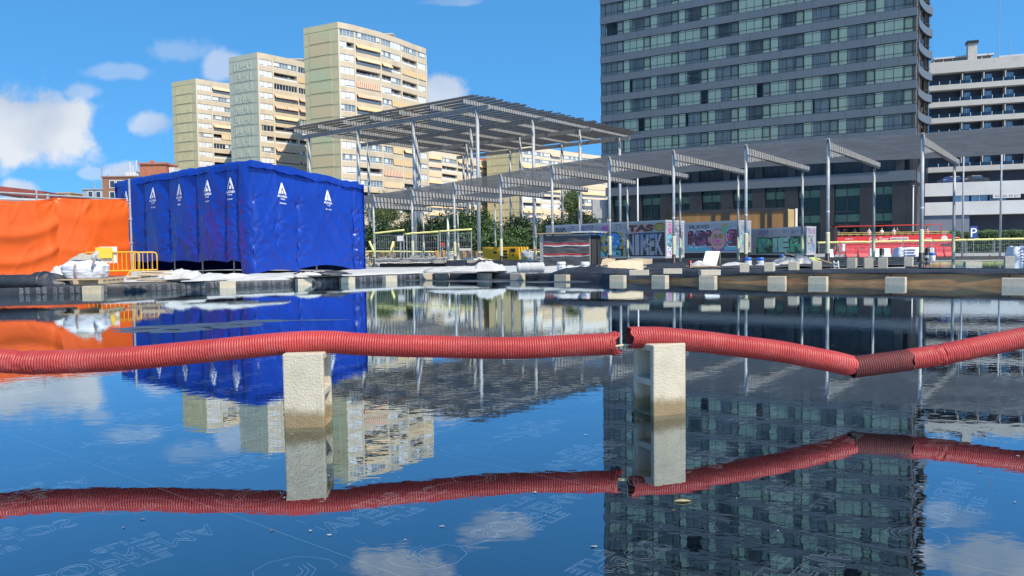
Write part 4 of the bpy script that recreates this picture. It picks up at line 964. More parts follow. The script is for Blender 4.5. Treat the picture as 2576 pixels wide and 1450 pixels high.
    pat = ['A', 'B', 'Y', 'A', 'G', 'B', 'D', 'y', 'G', 'K']; rr = random.Random(5)
    foot = [u3(1068, 297), u3(1110, 305), u3(1150, 315), u3(1190, 327), u3(1232, 341), u3(1262, 352)]
    rows = [[rr.choice(pat) for _ in range(5)] for _ in range(10)]
    rows[0] = ['A', 'G', 'A', 'A', 'A']; rows[1] = ['O', 'D', 'D', 'G', 'A']; rows[2] = ['y', 'D', 'y', 'y', 'A']; rows[3] = ['A', 'B', 'B', 'D', 'Y']
    t = bay_block('apartment_block', 'lower sunlit cream apartment block between the swirl tower and the olive-sided block', 'apartment block', foot, 0, (6, 18), 39.3, 36.2, 3.08, 1.9, rows, sun_w, beige2)
    for x, d in ((1140, 325), (1205, 345)):
        mb = MB(); c = V(u3(x, d)+(0,)); mb.box(c.x-5, c.x+5, c.y, c.y+6, 39, 41.4); mb.build('roof_room', mat('brick_red', (.40, .15, .08), .85, .12, 1), parent=t)
    foot = [u3(1312, 323), u3(1360, 332), u3(1408, 342), u3(1460, 353), u3(1525, 367)]
    rows = [[rr.choice(pat) for _ in range(4)] for _ in range(11)]
    rows[0] = ['G', 'GO', 'G', 'GD']; rows[1] = ['G', 'G', 'D', 'D']
    t = bay_block('apartment_block', 'sunlit cream apartment block with a blank olive end wall, left of the dark hotel', 'apartment block', foot, 0, (3, 20), 43.8, 41.0, 3.08, 1.9, rows, sun_w, beige2)
    L_ = u3(1225, 331); flank(t, L_, foot[0], 43.8, 3.08, 8, olive, olive2)
    mb = MB(); mb.prism([(L_[0]+.3, L_[1]+.8), (foot[0][0]-.3, foot[0][1]+.8), (foot[0][0]+3, foot[0][1]+20), (L_[0]+3, L_[1]+20)], -.36, 43.5); mb.build('core_wall', beige, parent=t)
    mb = MB(); c = V(u3(1440, 366)+(0,)); mb.box(c.x-5, c.x+5, c.y, c.y+6, 43.5, 46); mb.build('roof_room', mat('brick_red', (.40, .15, .08), .85, .12, 1), parent=t)
towers()
# ---------------------------------------------------------------- the dark hotel
clad = mat('hotel_cladding', (.125, .138, .15), .45, .06, .3, metal=.1, dirt=(.105, .116, .128), dscale=.15, damt=.5)
clad_j = mat('hotel_dark_joint', (.02, .022, .025), .5, .2, 1)
h_glass = glass_mat('hotel_glass', (.97, .97, .95), 1.28, .015, .98)
h_frame = mat('hotel_bronze_frame', (.055, .048, .04), .45, .15, 1, metal=.4)
curtain = mat('hotel_curtain', (.92, .86, .62), .9, .07, .9, stretch=(6, 6, .3))
screen = mat('hotel_screen', (.60, .55, .48), .8, .1, .6)
room_d = mat('hotel_room_dark', (.06, .058, .062), .9, .4, .25)
drape = mat('hotel_grey_drape', (.42, .385, .36), .85, .3, .9, stretch=(6, 6, .3))
def hotel():
    def u3(x, d): return (at(x, 230, d).x, d)
    L_, C_ = u3(1513, 135), u3(2306, 109)
    curve = [C_, u3(2309, 112.2), u3(2313, 115), u3(2319, 117.4), u3(2328, 119.2), u3(2342.5, 120.6)]
    fr, ln = frame(L_, C_); t = thing('hotel_tower', 'tall dark grey hotel with ribbon windows and pale curtains, wavy right end', 'hotel', (L_[0], L_[1], -.36))
    z0 = 16.45; ph = 3.305; bh = 1.12; nfl = 20; topz = z0+ph*nfl+bh/2
    bk = (curve[-1][0]+4, curve[-1][1]+16); Lb = (L_[0]+18, L_[1]+26)
    core = MB(); P, U, Nn = fr; ins = lambda p, k: (p[0]-Nn.x*k, p[1]-Nn.y*k)
    cpts = [ins(L_, 2.2), ins(C_, 2.2)]+[(p[0]-.3, p[1]+2.2) for p in curve[2:]]+[bk, Lb]
    core.prism(cpts, -.3, topz-.4); core.build('core', room_d, parent=t)
    def poly(k): return [(L_[0]+Nn.x*k-U.x*k, L_[1]+Nn.y*k-U.y*k), (C_[0]+Nn.x*k, C_[1]+Nn.y*k)]+[(p[0]+.25*k*(i > 2), p[1]-1.2*k*(i > 2)) for i, p in enumerate(curve[1:], 1)]+[bk, Lb]
    for k in range(nfl+1):
        zc = z0+ph*k; mb = MB(); mb.prism(poly(.13), zc-bh/2, zc+bh/2, 0)
        mb.prism(poly(.07), zc+bh/2, zc+bh/2+.05, 1); mb.prism(poly(.07), zc-bh/2-.06, zc-bh/2, 1)
        nj = 21
        for j in range(1, nj): u = ln*j/nj; mb.fb(fr, u-.012, u+.012, zc-bh/2+.01, zc+bh/2-.01, .13, .136, 1)
        mb.build('floor_band', [clad, clad_j], parent=t)
    # windows: modules of dark glass, one casement, one curtained light
    mods = [0]+[.9]+[.9+3.2]+[.9+3.2+(ln-4.1-.5)*i/9.0 for i in range(1, 10)]+[ln]
    rr = random.Random(11); stuffmb = MB()
    for k in range(nfl):
        za, zb = z0+ph*k+bh/2+.05, z0+ph*(k+1)-bh/2-.06
        for i in range(len(mods)-1):
            a, b = mods[i], mods[i+1]; w = b-a
            upper = k > 8
            mb = stuffmb if upper else MB(); mat4 = 0
            mb.fb(fr, a, b, za, zb, -.035, -.03, 0)                      # glass
            mb.fb(fr, a-.06, a+.06, za, zb, -.028, .03, 1); mb.fb(fr, a+.06, b-.06, za+.52, za+.58, -.028, .015, 1); mb.fb(fr, a+.06, b-.06, zb-.28, zb-.23, -.028, .012, 1)
            n = max(1, round(w/1.15))
            for j in range(1, n): u = a+w*j/n; mb.fb(fr, u-.025, u+.025, za, zb, -.028, .01, 1)
            cu = MB() if not upper else stuffmb
            def cur(c0, c1, mi=0): 
                cu.fb(fr, c0, c1, za+.05, zb-.02, -.10-.03*mi, -.08-.03*mi, mi if not upper else mi+2)
            if rr.random() < .93: cur(a+.02, b-.02, 2)
            if i == 0: cas = None
            elif w > 2.5:
                full = rr.random()
                if i >= 2: mb.fb(fr, b-1.04, b-.10, za+.45, zb-.10, -.02, -.015, 0); cs = 'w' if rr.random() < .35 else 's'
                else: cs = 's'
                if cs == 'w': cur(b-1.06, b-.08)
                elif rr.random() < .75: cur(b-1.06, b-.08, 1)
                # casement frame
                for (q0, q1, y0, y1) in ((b-1.1, b-1.02, za+.4, zb-.05), (b-.12, b-.04, za+.4, zb-.05), (b-1.02, b-.12, za+.4, za+.46), (b-1.02, b-.12, zb-.11, zb-.05)): mb.fb(fr, q0, q1, y0, y1, -.02, .035, 1)
                if i >= 2 and full < .22: cur(a+.1, b-1.15)
                elif i >= 2 and full < .45: cur(a+.1, a+2.0+rr.random())
                elif i >= 2: cur(a+.1, a+1.05+.3*rr.random())
                elif full < .15: cur(a+.1, b-1.15)
                if i >= 2 and full > .45 and rr.random() < .5: cur(a+1.6, b-1.2, 2)
            if not upper:
                o = mb.build('window', [h_glass, h_frame], parent=t)
                if cu.v: cu.build('curtain', [curtain, screen, drape], parent=o)
        # left end strip and the wavy right end
        if k <= 8:
            mb = MB()
            for i in range(len(curve)-1):
                f2, l2 = frame(curve[i], curve[i+1]); m_ = 1 if i in (1, 2) else 0
                mb.fb(f2, 0, l2, za, zb, -.3, -.25, m_); mb.fb(f2, 0, .1, za, zb, -.24, -.1, 1)
                if i >= 4:
                    for q in (.33, .66): mb.fb(f2, l2*q-.03, l2*q+.03, za, zb, -.24, -.12, 1)
                    mb.fb(f2, 0, l2, za+.6, za+.66, -.24, -.13, 1)
            mb.build('end_window', [h_glass, mat('hotel_brown_panel', (.10, .07, .045), .5, .2, 1)], parent=t)
    o = stuffmb.build('upper_windows', [h_glass, h_frame, curtain, screen, drape], parent=t); o['kind'] = 'stuff'
    # base: recessed dark floor, lower band, tall glazed ground floor with dark piers
    L2, C2 = ins(u3(1527, 136), 0), u3(2300, 110.5); f2, l2 = frame(L2, C2); rk = (C2[0]+7, C2[1]+11)
    mb = MB(); f3, l3 = frame(C2, rk)
    mb.fb(f2, -.3, l2, 9.9, 11.35, -2, .3); mb.fb(f3, .3, l3, 9.9, 11.35, -2, .3); mb.build('lower_band', clad, parent=t)
    mb = MB(); mb.prism([ins(L_, .2), ins(C_, .2), (curve[-1][0], curve[-1][1]-.4), bk, Lb], 15.2, 15.85); mb.build('soffit', clad_j, parent=t)
    pier = mat('hotel_black_pier', (.028, .026, .025), .5, .3, .4); green_g = glass_mat('hotel_green_glass', (.88, .92, .84), 1.35, .02, .95)
    green_b = mat('hotel_green_spandrel', (.34, .38, .29), .4, .3, .3, spec=.8)
    xs = [1527, 1600, 1675, 1750, 1828, 1908, 1990, 2080, 2180, 2262, 2300]; us = [max(0, min(l2, line_t(L2, C2, x)*l2)) for x in xs]
    for i, u in enumerate(us):
        mb = MB(); w = 1.9 if i < len(us)-1 else 1.6; mb.fb(f2, max(0, u-w/2), min(l2, u+w/2), -.3, 9.9, -.8, .12); mb.fb(f2, max(0, u-w*.3), min(l2, u+w*.3), 11.35, 15.2, -.9, .05); mb.build('pier', pier, parent=t)
    for i, (a, b) in enumerate(zip(us, us[1:])):
        if b-a < 2.5: continue
        a, b = a+.97, b-.97
        mb = MB()
        mb.fb(f2, a, b, -.3, 9.85, -.55, -.5, 0); 
        for zz in (2.0, 3.9, 5.8, 7.7): mb.fb(f2, a, b, zz, zz+.14, -.48, -.35, 1)
        for zz in (.2, 4.05, 7.85): mb.fb(f2, a+.05, b-.05, zz+.3, zz+1.35, -.75, -.7, 2)
        mb.fb(f2, (a+b)/2-.05, (a+b)/2+.05, -.3, 9.85, -.48, -.4, 1)
        o = mb.build('shopfront_window', [green_g, h_frame, green_b], parent=t)
        mb = MB(); mb.fb(f2, a-.4, b+.4, 11.4, 15.15, -.75, -.7, 0)
        for q in (.3, .62): mb.fb(f2, a+(b-a)*q-.05, a+(b-a)*q+.05, 11.4, 15.15, -.69, -.55, 1)
        o = mb.build('window', [h_glass, h_frame], parent=t)
        mb = MB(); q = rr.choice((.0, .35, .7)); mb.fb(f2, a+(b-a)*q, a+(b-a)*q+1.3+rr.random()*1.5, 11.5, 15.0, -1.0, -.95); mb.build('curtain', curtain, parent=o)
    mb = MB(); mb.fb(f3, .4, l3, -.3, 9.88, -1.0, -.9, 0); mb.fb(f3, .4, l3, 11.4, 15.15, -1.0, -.9, 0)
    for q in range(5): mb.fb(f3, .4+2.2*q, .55+2.2*q, -.3, 9.88, -.88, -.7, 1)
    mb.build('side_window', [h_glass, h_frame], parent=t)
    # light grey louvred box at the left foot
    mb = MB(); g = u3(1510, 137); mb.box(g[0]-1.5, g[0]+1.2, g[1], g[1]+2, 6.2, 9.4); mb.box(g[0]-1.5, g[0]+1.2, g[1], g[1]+2, 1.5, 3.6); mb.box(g[0]-1.2, g[0]+1.1, g[1]+.2, g[1]+2, -.3, 9); mb.build('side_box', plate_m, parent=t)
    # plywood hoarding along the terrace front
    h = thing('site_hoarding', 'plywood hoarding panels in black frames on the hotel terrace above the containers', 'hoarding', u3(1850, 84)+(-.36,)); d = 84
    ply = mat('plywood_hoarding', (.25, .13, .045), .8, .15, .5, stretch=(3, 3, .3), dirt=(.36, .16, .06), dscale=.5, damt=.7)  # front panels: shade they stand in is put into the darker colour
    a, b = u3(1697, 87), u3(1980, 82.5); f4, l4 = frame(a, b)
    cut = [0, .36, .45, .49, .80, .86, 1]; zt = 4.6; zb_ = 1.7
    mb = MB(); mb.fb(f4, -.2, l4+.2, -.35, zb_, -.3, -.05); mb.fb(f4, -.1, l4+.1, zt, zt+.35, -.25, .06); 
    for q in cut: mb.fb(f4, q*l4-.14, q*l4+.14, zb_, zt, -.2, .06)
    mb.build('frame', pier, parent=h)
    for i in range(6):
        mb = MB(); mb.fb(f4, cut[i]*l4+.15, cut[i+1]*l4-.15, zb_, zt-.01, -.12, -.06); mb.build('panel', ply, parent=h)
    c2 = (b[0]+1.6, b[1]+2.0); f5, l5 = frame(b, c2); mb = MB(); mb.fb(f5, .17, l5, -.35, zt+.2, -.1, -.02); mb.build('panel', mat('plywood_bright', (.42, .29, .12), .8, .12, .5), parent=h)  # end panel towards the sun: same plywood, sunlight put into the lighter colour
    mb = MB(); e = V(c2+(0,)); mb.box(e.x-.02, e.x+.22, e.y-.2, e.y, -.35, zt+.3); mb.build('post', white_p, parent=h)
hotel()
def balcony_block():
    a, b = u3(2337, 147), u3(2640, 140.5); fr, ln = frame(a, b); t = thing('balcony_building', 'long pale building with stacked continuous balconies, right of the hotel', 'building', (a[0], a[1], -.4))
    cream = mat('balcony_fascia', (.50, .48, .44), .85, .06, .3, dirt=(.3, .28, .25), dscale=.3, damt=.5); navy = mat('balcony_back_wall', (.05, .055, .075), .8, .2, .2)
    mb = MB(); mb.fb(fr, 0, ln, -.4, 34.0, -14, -1.9); mb.build('wall', navy, parent=t)
    zs = [29.9, 26.8, 23.85, 20.95, 18.0, 14.75]; bl = mat('balcony_window_blue', (.16, .26, .36), .1, .35, .3, spec=.9); rail = glass_mat('balcony_rail_glass', (.6, .7, .75), 1.45, .03, .85)
    mb = MB(); mb.fb(fr, -.3, ln, 32.55, 34.6, -2, .05); mb.build('parapet', cream, parent=t)
    for i, z in enumerate(zs):
        m2 = MB(); m2.fb(fr, -.3, ln, z-.47, z+.47, -1.88, 0); bal = m2.build('balcony', cream, parent=t)
        m2 = MB(); m2.fb(fr, 0, ln, z+.48, z+1.1, -.09, -.07, 0); m2.build('glass_rail', rail, parent=bal)
        for k in range(14):
            u = 1.4+k*1.72; m2 = MB(); m2.fb(fr, u-.04, u+.04, z+.48, z+1.15, -.06, .0); m2.build('rail_post', white_p, parent=bal)
        for k in range(7):
            u = 5.2+k*3.45
            if u > ln: continue
            m2 = MB(); m2.fb(fr, u-.06, u+.06, z+.48, z+2.35, -1.88, -.12); m2.build('divider', white_p, parent=t)
            m2 = MB(); m2.fb(fr, u+.5, u+1.6, z+.48, z+2.2, -1.89, -1.83, 0); m2.fb(fr, u+1.0, u+1.05, z+.48, z+2.2, -1.82, -1.8, 1); m2.build('window', [bl, win_fr], parent=t)
    # roof: white terrace house, chimney, masts
    mb = MB(); ua, ub = line_t(a, b, 2434)*ln, line_t(a, b, 2457)*ln; mb.fb(fr, ua, ub, 34.0, 38.0, -3.6, -2.1); ch = mb.build('chimney', pale_concrete, parent=t)
    mb = MB(); mb.fb(fr, ua-.2, ub+.2, 38.0, 38.5, -3.8, -1.9); mb.build('cap', black_p, parent=ch)
    mb = MB(); mb.fb(fr, 1, 11, 36.0, 36.3, -9, -4); [mb.fb(fr, 1+k*1.6, 1.12+k*1.6, 34.0, 36.0, -4.3, -4.15) for k in range(7)]; mb.fb(fr, 12, 17, 34.5, 35.9, -9, -5); mb.build('roof_terrace', white_p, parent=t)
    for u, z in ((11.6, 46), (13.4, 39.2), (23.2, 37.5), (20, 36)):
        mb = MB(); q = V((fr[0].x, fr[0].y, 0))+fr[1]*u-fr[2]*3; mb.tube([q+V((0, 0, 33)), q+V((0, 0, z))], .05, 6); mb.build('mast', steel, parent=t)
    # podium with white parapets, nearer
    a, b = u3(2325, 127), u3(2650, 121.5); fr, ln = frame(a, b); wc = mat('podium_white_concrete', (.58, .58, .57), .85, .07, .3, dirt=(.5, .49, .47), dscale=.4, damt=.5)
    p = thing('podium_building', 'white concrete podium with strip windows and dark openings below the balcony building', 'building', (a[0], a[1], -.4))
    mb = MB(); mb.fb(fr, 0, ln, 8.6, 10.7, -12, 0); mb.build('upper_parapet', wc, parent=p)
    mb = MB(); mb.fb(fr, 0, ln, 5.5, 7.6, -12, .1); mb.build('lower_parapet', wc, parent=p)
    mb = MB(); mb.fb(fr, .1, ln, -.4, 5.49, -12, -3); mb.fb(fr, .1, ln, 7.61, 8.59, -12, -1.0); mb.build('dark_opening', navy, parent=p)
    mb = MB(); mb.fb(fr, 0, 6.5, -.4, 5.48, -2.98, -.2); mb.build('corner_wall', mat('podium_grey_blue', (.17, .19, .24), .8, .1, .3), parent=p)
    for k in range(7):
        if k == 3: continue
        m2 = MB(); m2.fb(fr, 4.2+2.6*k, 6.5+2.6*k, 7.62, 8.58, -.99, -.6, 0); m2.fb(fr, 5.3+2.6*k, 5.4+2.6*k, 7.62, 8.58, -.59, -.5, 1); m2.build('window', [bl, win_fr], parent=p)
    mb = MB(); mb.fb(fr, ln-8.4, ln-4.6, 8.0, 8.58, .02, .12); s_ = mb.build('sign', white_p, parent=p)
    mb = MB(); put_text(mb, '93 490 49 57', fr, ln-8.1, ln-4.9, 8.15, 8.43, .125, thick=.004); mb.build('lettering', black_p, parent=s_)
    # parked cars on the podium deck
    def car(x, d, col, label):
        c = at(x, hz(x), d); t = thing('parked_car', label, 'car', (c.x, c.y, 10.7), 'cars parked on the podium deck'); mb = MB()
        prof = [(-2.1, .35), (-2.1, .8), (-1.5, .95), (-.9, 1.4), (.7, 1.42), (1.3, .98), (2.0, .85), (2.1, .4)]
        n = len(prof); vs = [(c.x+x_, c.y+s, 10.7+z) for s in (-.85, .85) for x_, z in prof]
        mb.add(vs, [tuple(range(n)), tuple(range(2*n-1, n-1, -1))]+[(i, n+i, n+(i+1) % n, (i+1) % n) for i in range(n)]); o = mb.build('body', mat('car_'+label.split()[0], col, .3, .05, 1), parent=t); bevel(o, .08)
        mb = MB(); mb.box(c.x-.8, c.x+.75, c.y-.87, c.y-.855, 11.66, 12.02); mb.build('side_window', pane_d, parent=t)
        for k in (-1.3, 1.3): mb = MB(); mb.tube([V((c.x+k, c.y-.87, 11.02)), V((c.x+k, c.y+.87, 11.02))], .32, 16); mb.build('wheel', black_p, parent=t)
    car(2394, 131, (.02, .035, .12), 'blue car parked on the podium deck behind the white parapet'); car(2448, 130, (.02, .02, .022), 'black car parked on the podium deck right of the blue car')
balcony_block()
def small_houses():
    brick = mat('brown_brick', (.27, .135, .08), .85, .15, 1.2); grey = mat('grey_render', (.30, .31, .33), .85, .1, .5); red = mat('brick_red', (.40, .15, .08), .85, .12, 1)
    def house(x0, x1, ytop, d, m, label, dep=10, wins=(), nm='house'):
        a, b = at(x0, hz(x0), d), at(x1, hz(x1), d); z = at((x0+x1)/2, ytop, d).z; t = thing(nm, label, 'building', (a.x, d, -.36)); fr, ln = frame((a.x, d), (b.x, d))
        mb = MB(); mb.fb(fr, 0, ln, -.36, z, -dep, 0); mb.fb(fr, -.2, ln+.2, z, z+.3, -dep-.2, .2); mb.build('wall', m, parent=t)
        for wx, wy in wins:
            p = at(wx, wy, d); u = p.x-a.x; mb = MB(); mb.fb(fr, u-.7, u+.7, p.z-.9, p.z+.9, .0, .08, 0); mb.fb(fr, u-.5, u+.5, p.z-.75, p.z+.75, .08, .1, 2); mb.build('window', WM, parent=t)
        return t, fr, ln, z
    t, fr, ln, z = house(265, 430, 446, 180, brick, 'brown brick flat building rising behind the blue shelter', 14, [(283, 464), (283, 492), (300, 464), (300, 492), (318, 464), (318, 492)])
    mb = MB(); mb.fb(fr, ln*.48, ln*.88, z, z+3.2, -9, -3); mb.fb(fr, ln*.46, ln*.90, z+3.2, z+3.6, -9.3, -2.7); mb.fb(fr, ln*.57, ln*.62, z+3.6, z+4.4, -6, -5); mb.build('roof_room', red, parent=t)
    mb = MB(); mb.fb(fr, ln*.22, ln*.5, z+.3, z+1.6, -8, -4); mb.build('terrace_wall', white_p, parent=t); mb = MB(); mb.fb(fr, ln*.9, ln*.98, z+.3, z+2.6, -8, -4); mb.build('stair_head', white_p, parent=t)
    for k, h in ((.3, 4.0), (.4, 4.4), (.34, 3)): mb = MB(); q = fr[0]+fr[1]*(ln*k)-fr[2]*4; mb.tube([q+V((0, 0, z)), q+V((0, 0, z+h))], .12, 6); mb.build('chimney_pipe', white_p, parent=t)
    t, fr, ln, z = house(214, 268, 478, 200, grey, 'low grey building left of the brown brick block', 12, [(228, 490), (248, 490)])
    for k, h in ((.2, 2.2), (.55, 6.5), (.7, 3.5), (.85, 4.2)): mb = MB(); q = fr[0]+fr[1]*(ln*k)-fr[2]*4; mb.tube([q+V((0, 0, z)), q+V((0, 0, z+h))], .16, 6); mb.build('mast', steel, parent=t)
    tan = mat('tan_render', (.48, .33, .20), .85, .1, .5)
    house(150, 184, 487, 230, tan, 'small tan house with a flat roof far behind the orange wall', 10); house(96, 152, 490, 235, red, 'low reddish house far behind the orange wall', 10)
    house(184, 216, 491, 240, mat('ochre_render', (.42, .32, .18), .85, .1, .5), 'low ochre house just left of the grey building', 10)
    house(60, 100, 493, 240, red, 'lowest reddish house at the left behind the orange wall', 10)
small_houses()
# ---------------------------------------------------------------- trees and hedge
def leaf_mat(name, a, b):
    m = mat(name, a, .6, .35, 1.2, dirt=b, dscale=.5, damt=.8); return m
lf_dark = leaf_mat('foliage_dark', (.030, .055, .018), (.055, .09, .03)); lf_mid = leaf_mat('foliage_green', (.05, .10, .025), (.09, .15, .045)); lf_pale = leaf_mat('foliage_pale', (.10, .15, .05), (.15, .19, .07))
bark = mat('bark', (.12, .09, .065), .9, .25, 3)
def tree(x, d, ytop, ybot, rpx, m, label, seed, nl=4200, ls=.27, flat=1., grp='trees behind the pergolas'):
    rr = random.Random(seed); g = gz(d); c = at(x, hz(x), d); zt = at(x, ytop, d).z; zb = max(g+.3, at(x, ybot, d).z); R = rpx*d/F
    t = thing('leafy_tree', label, 'tree', (c.x, d, g), grp); mb = MB(); zc = (zb+zt)/2; hh = (zt-zb)/2
    base = V((c.x, d, g)); top = V((c.x, d, zc+hh*.4)); mb.tube([base, base.lerp(top, .4)+V((.1, 0, 0)), top], [.22, .16, .05], 8)
    for k in range(7):
        a = rr.uniform(0, 6.28); q = base.lerp(top, rr.uniform(.35, .8)); e = V((c.x+math.cos(a)*R*.7, d+math.sin(a)*R*.7, zc+rr.uniform(-.1, .6)*hh)); mb.tube([q, q.lerp(e, .5)+V((0, 0, .15)), e], [.09, .06, .02], 6)
    mb.build('trunk', bark, parent=t, smooth=True)
    vs = []; fs = []
    nc = 60; cl = []
    for k in range(nc):
        while True:
            p = V((rr.uniform(-1, 1), rr.uniform(-1, 1), rr.uniform(-1, 1)))
            if .3 < p.length < 1: break
        cl.append((V((c.x+p.x*R*.86, d+p.y*R*.86*flat, zc+p.z*hh*.86)), rr.uniform(.26, .46)*min(R, hh*1.3)))
    nl = int(nl*2.2)
    for k in range(nl):
        q, r = cl[k % nc]; p = V((rr.gauss(0, .5), rr.gauss(0, .5), rr.gauss(0, .42)))*r+q; s = ls*rr.uniform(.6, 1.4)
        u = V((rr.gauss(0, 1), rr.gauss(0, 1), rr.gauss(0, .6))).normalized(); w = u.cross(V((rr.gauss(0, 1), rr.gauss(0, 1), rr.gauss(0, 1)))).normalized(); i = len(vs)
        vs += [p-u*s*.5, p+w*s*.28, p+u*s*.5, p-w*s*.28]; fs.append((i, i+1, i+2, i+3))
    mb = MB(); mb.add(vs, fs); mb.build('crown', m, parent=t)
tree(1180, 88, 527, 641, 80, lf_mid, 'broad bright green tree behind the middle posts of the low pergola', 1, 6500)
tree(1040, 92, 556, 650, 62, lf_dark, 'dark green tree behind the mesh fence, left of the broad bright green tree', 2, 5000)
tree(1100, 97, 540, 650, 48, lf_dark, 'dark tree in the gap just left of the broad bright green tree', 12, 4000)
tree(958, 90, 556, 652, 55, lf_mid, 'green tree just right of the blue shelter', 3, 4500)
tree(962, 120, 490, 570, 46, lf_pale, 'pale green treetop showing above the low pergola right of the blue shelter', 4, 4500, .24)
tree(1040, 130, 464, 560, 30, lf_dark, 'slim dark treetop above the low pergola before the swirl-sided tower', 5, 3600, .26)
tree(1250, 84, 585, 650, 48, lf_mid, 'low bushy green tree above the yellow generator', 6, 4200)
tree(1318, 96, 544, 650, 74, lf_dark, 'dark round tree before the olive end wall', 7, 5000)
tree(1398, 100, 548, 652, 68, lf_dark, 'dark bushy tree behind the striped shade-cloth hut', 8, 5000)
tree(1462, 108, 532, 650, 60, lf_dark, 'tall dark tree touching the left edge of the hotel', 9, 5000)
tree(1440, 140, 470, 560, 30, lf_pale, 'pale yellowish treetop over the dark trees left of the hotel', 10, 3600, .26)
tree(1380, 92, 596, 652, 44, lf_mid, 'low green shrub-like tree behind the end of the shade-cloth hut', 11, 3600)
tree(1222, 90, 562, 652, 44, lf_dark, 'dark tree crowding the right edge of the broad bright green tree', 21, 3600)
tree(1288, 90, 572, 652, 44, lf_mid, 'mid green tree just right of the yellow generator', 22, 3600)
tree(1425, 98, 566, 652, 50, lf_dark, 'dark low tree behind the upper left of the longest graffiti container', 23, 3600)
tree(1005, 86, 580, 652, 46, lf_dark, 'dark low tree behind the notice sheet at the left mesh fence', 24, 3600)
def hedge():
    rr = random.Random(3); a, b = u3(2385, 104), u3(2660, 100); t = thing('hedge', 'long clipped green hedge behind the right end of the red bus', 'hedge', (a[0], a[1], -.36))
    mb = MB(); fr, ln = frame(a, b); vs = []; fs = []
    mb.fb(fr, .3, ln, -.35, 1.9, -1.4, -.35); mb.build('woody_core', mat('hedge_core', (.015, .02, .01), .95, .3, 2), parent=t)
    for k in range(9000):
        u, n, z = rr.uniform(0, ln), rr.choice((rr.uniform(-.35, 0), rr.uniform(-1.5, 0))), rr.uniform(-.3, 2.5); z = z if n > -.4 else rr.uniform(1.8, 2.6)+.3*NZ.noise(V((u*.7, 0, 0)))
        p = fr[0]+fr[1]*u+fr[2]*n+V((0, 0, z)); s = .22*rr.uniform(.6, 1.4); q = V((rr.gauss(0, 1), rr.gauss(0, 1), rr.gauss(0, 1))).normalized(); w = q.orthogonal().normalized(); i = len(vs); vs += [p-q*s*.5, p+w*s*.3, p+q*s*.5, p-w*s*.3]; fs.append((i, i+1, i+2, i+3))
    mb = MB(); mb.add(vs, fs); mb.build('foliage', lf_mid, parent=t)
hedge()
# ---------------------------------------------------------------- graffiti containers
PC = {}
def paint(n, c): return mat('spray_'+n, c, .6, .1, 2)
sp_k, sp_w, sp_g = paint('black', (.012, .012, .016)), paint('white', (.72, .72, .72)), paint('silver', (.36, .37, .42))
sp_b, sp_c, sp_o, sp_m = paint('blue', (.02, .22, .60)), paint('cyan', (.12, .50, .58)), paint('orange', (.60, .12, .03)), paint('maroon', (.12, .02, .04))
sp_y, sp_p, sp_l, sp_v = paint('olive_yellow', (.42, .33, .04)), paint('pink', (.62, .10, .28)), paint('green', (.06, .42, .20)), paint('violet', (.28, .12, .40))
sp_f, sp_t, sp_d = paint('flesh', (.62, .30, .28)), paint('pale_green', (.30, .58, .46)), paint('dark_green', (.01, .10, .05))
ALL = [sp_k, sp_w, sp_g, sp_b, sp_c, sp_o, sp_m, sp_y, sp_p, sp_l, sp_v, sp_f, sp_t, sp_d]
IX = {m.name[6:]: i for i, m in enumerate(ALL)}
cont_w = mat('container_wall', (.40, .40, .41), .55, .08, .6, dirt=(.38, .38, .40), dscale=.5, damt=.5)
def blob(mb, fr, pts, n, mi):
    P, U, Nn = fr; mb.add([V((P.x, P.y, 0))+U*a+V((0, 0, b))+Nn*n for a, b in pts], [tuple(range(len(pts)))], mi)
def ell(cu, cz, ru, rz_, k=22, sq=1.): return [(cu+ru*math.copysign(abs(math.cos(a))**sq, math.cos(a)), cz+rz_*math.copysign(abs(math.sin(a))**sq, math.sin(a))) for a in [2*math.pi*i/k for i in range(k)]]
def stroke(mb, fr, pts, w, n, mi):
    P, U, Nn = fr
    for (a, b), (c, d) in zip(pts, pts[1:]):
        dx_, dz_ = c-a, d-b; l = math.hypot(dx_, dz_) or 1; ox, oz = -dz_/l*w/2, dx_/l*w/2
        blob(mb, fr, [(a+ox, b+oz), (c+ox, d+oz), (c-ox, d-oz), (a-ox, b-oz)], n, mi)
def scribble(mb, fr, u0, u1, z0, z1, n, cols, cnt, seed, w=.05):
    rr = random.Random(seed)
    for k in range(cnt):
        u, z = rr.uniform(u0, u1), rr.uniform(z0, z1); s = rr.uniform(.15, .4); a0 = rr.uniform(0, 6.3); pts = []
        for j in range(7): a = a0+j*rr.uniform(.4, 1.1); pts.append((min(u1, max(u0, u+s*math.cos(a)*(.5+.1*j))), min(z1, max(z0, z+s*.7*math.sin(a)))))
        stroke(mb, fr, pts, w, n+.0006*k, rr.choice(cols))
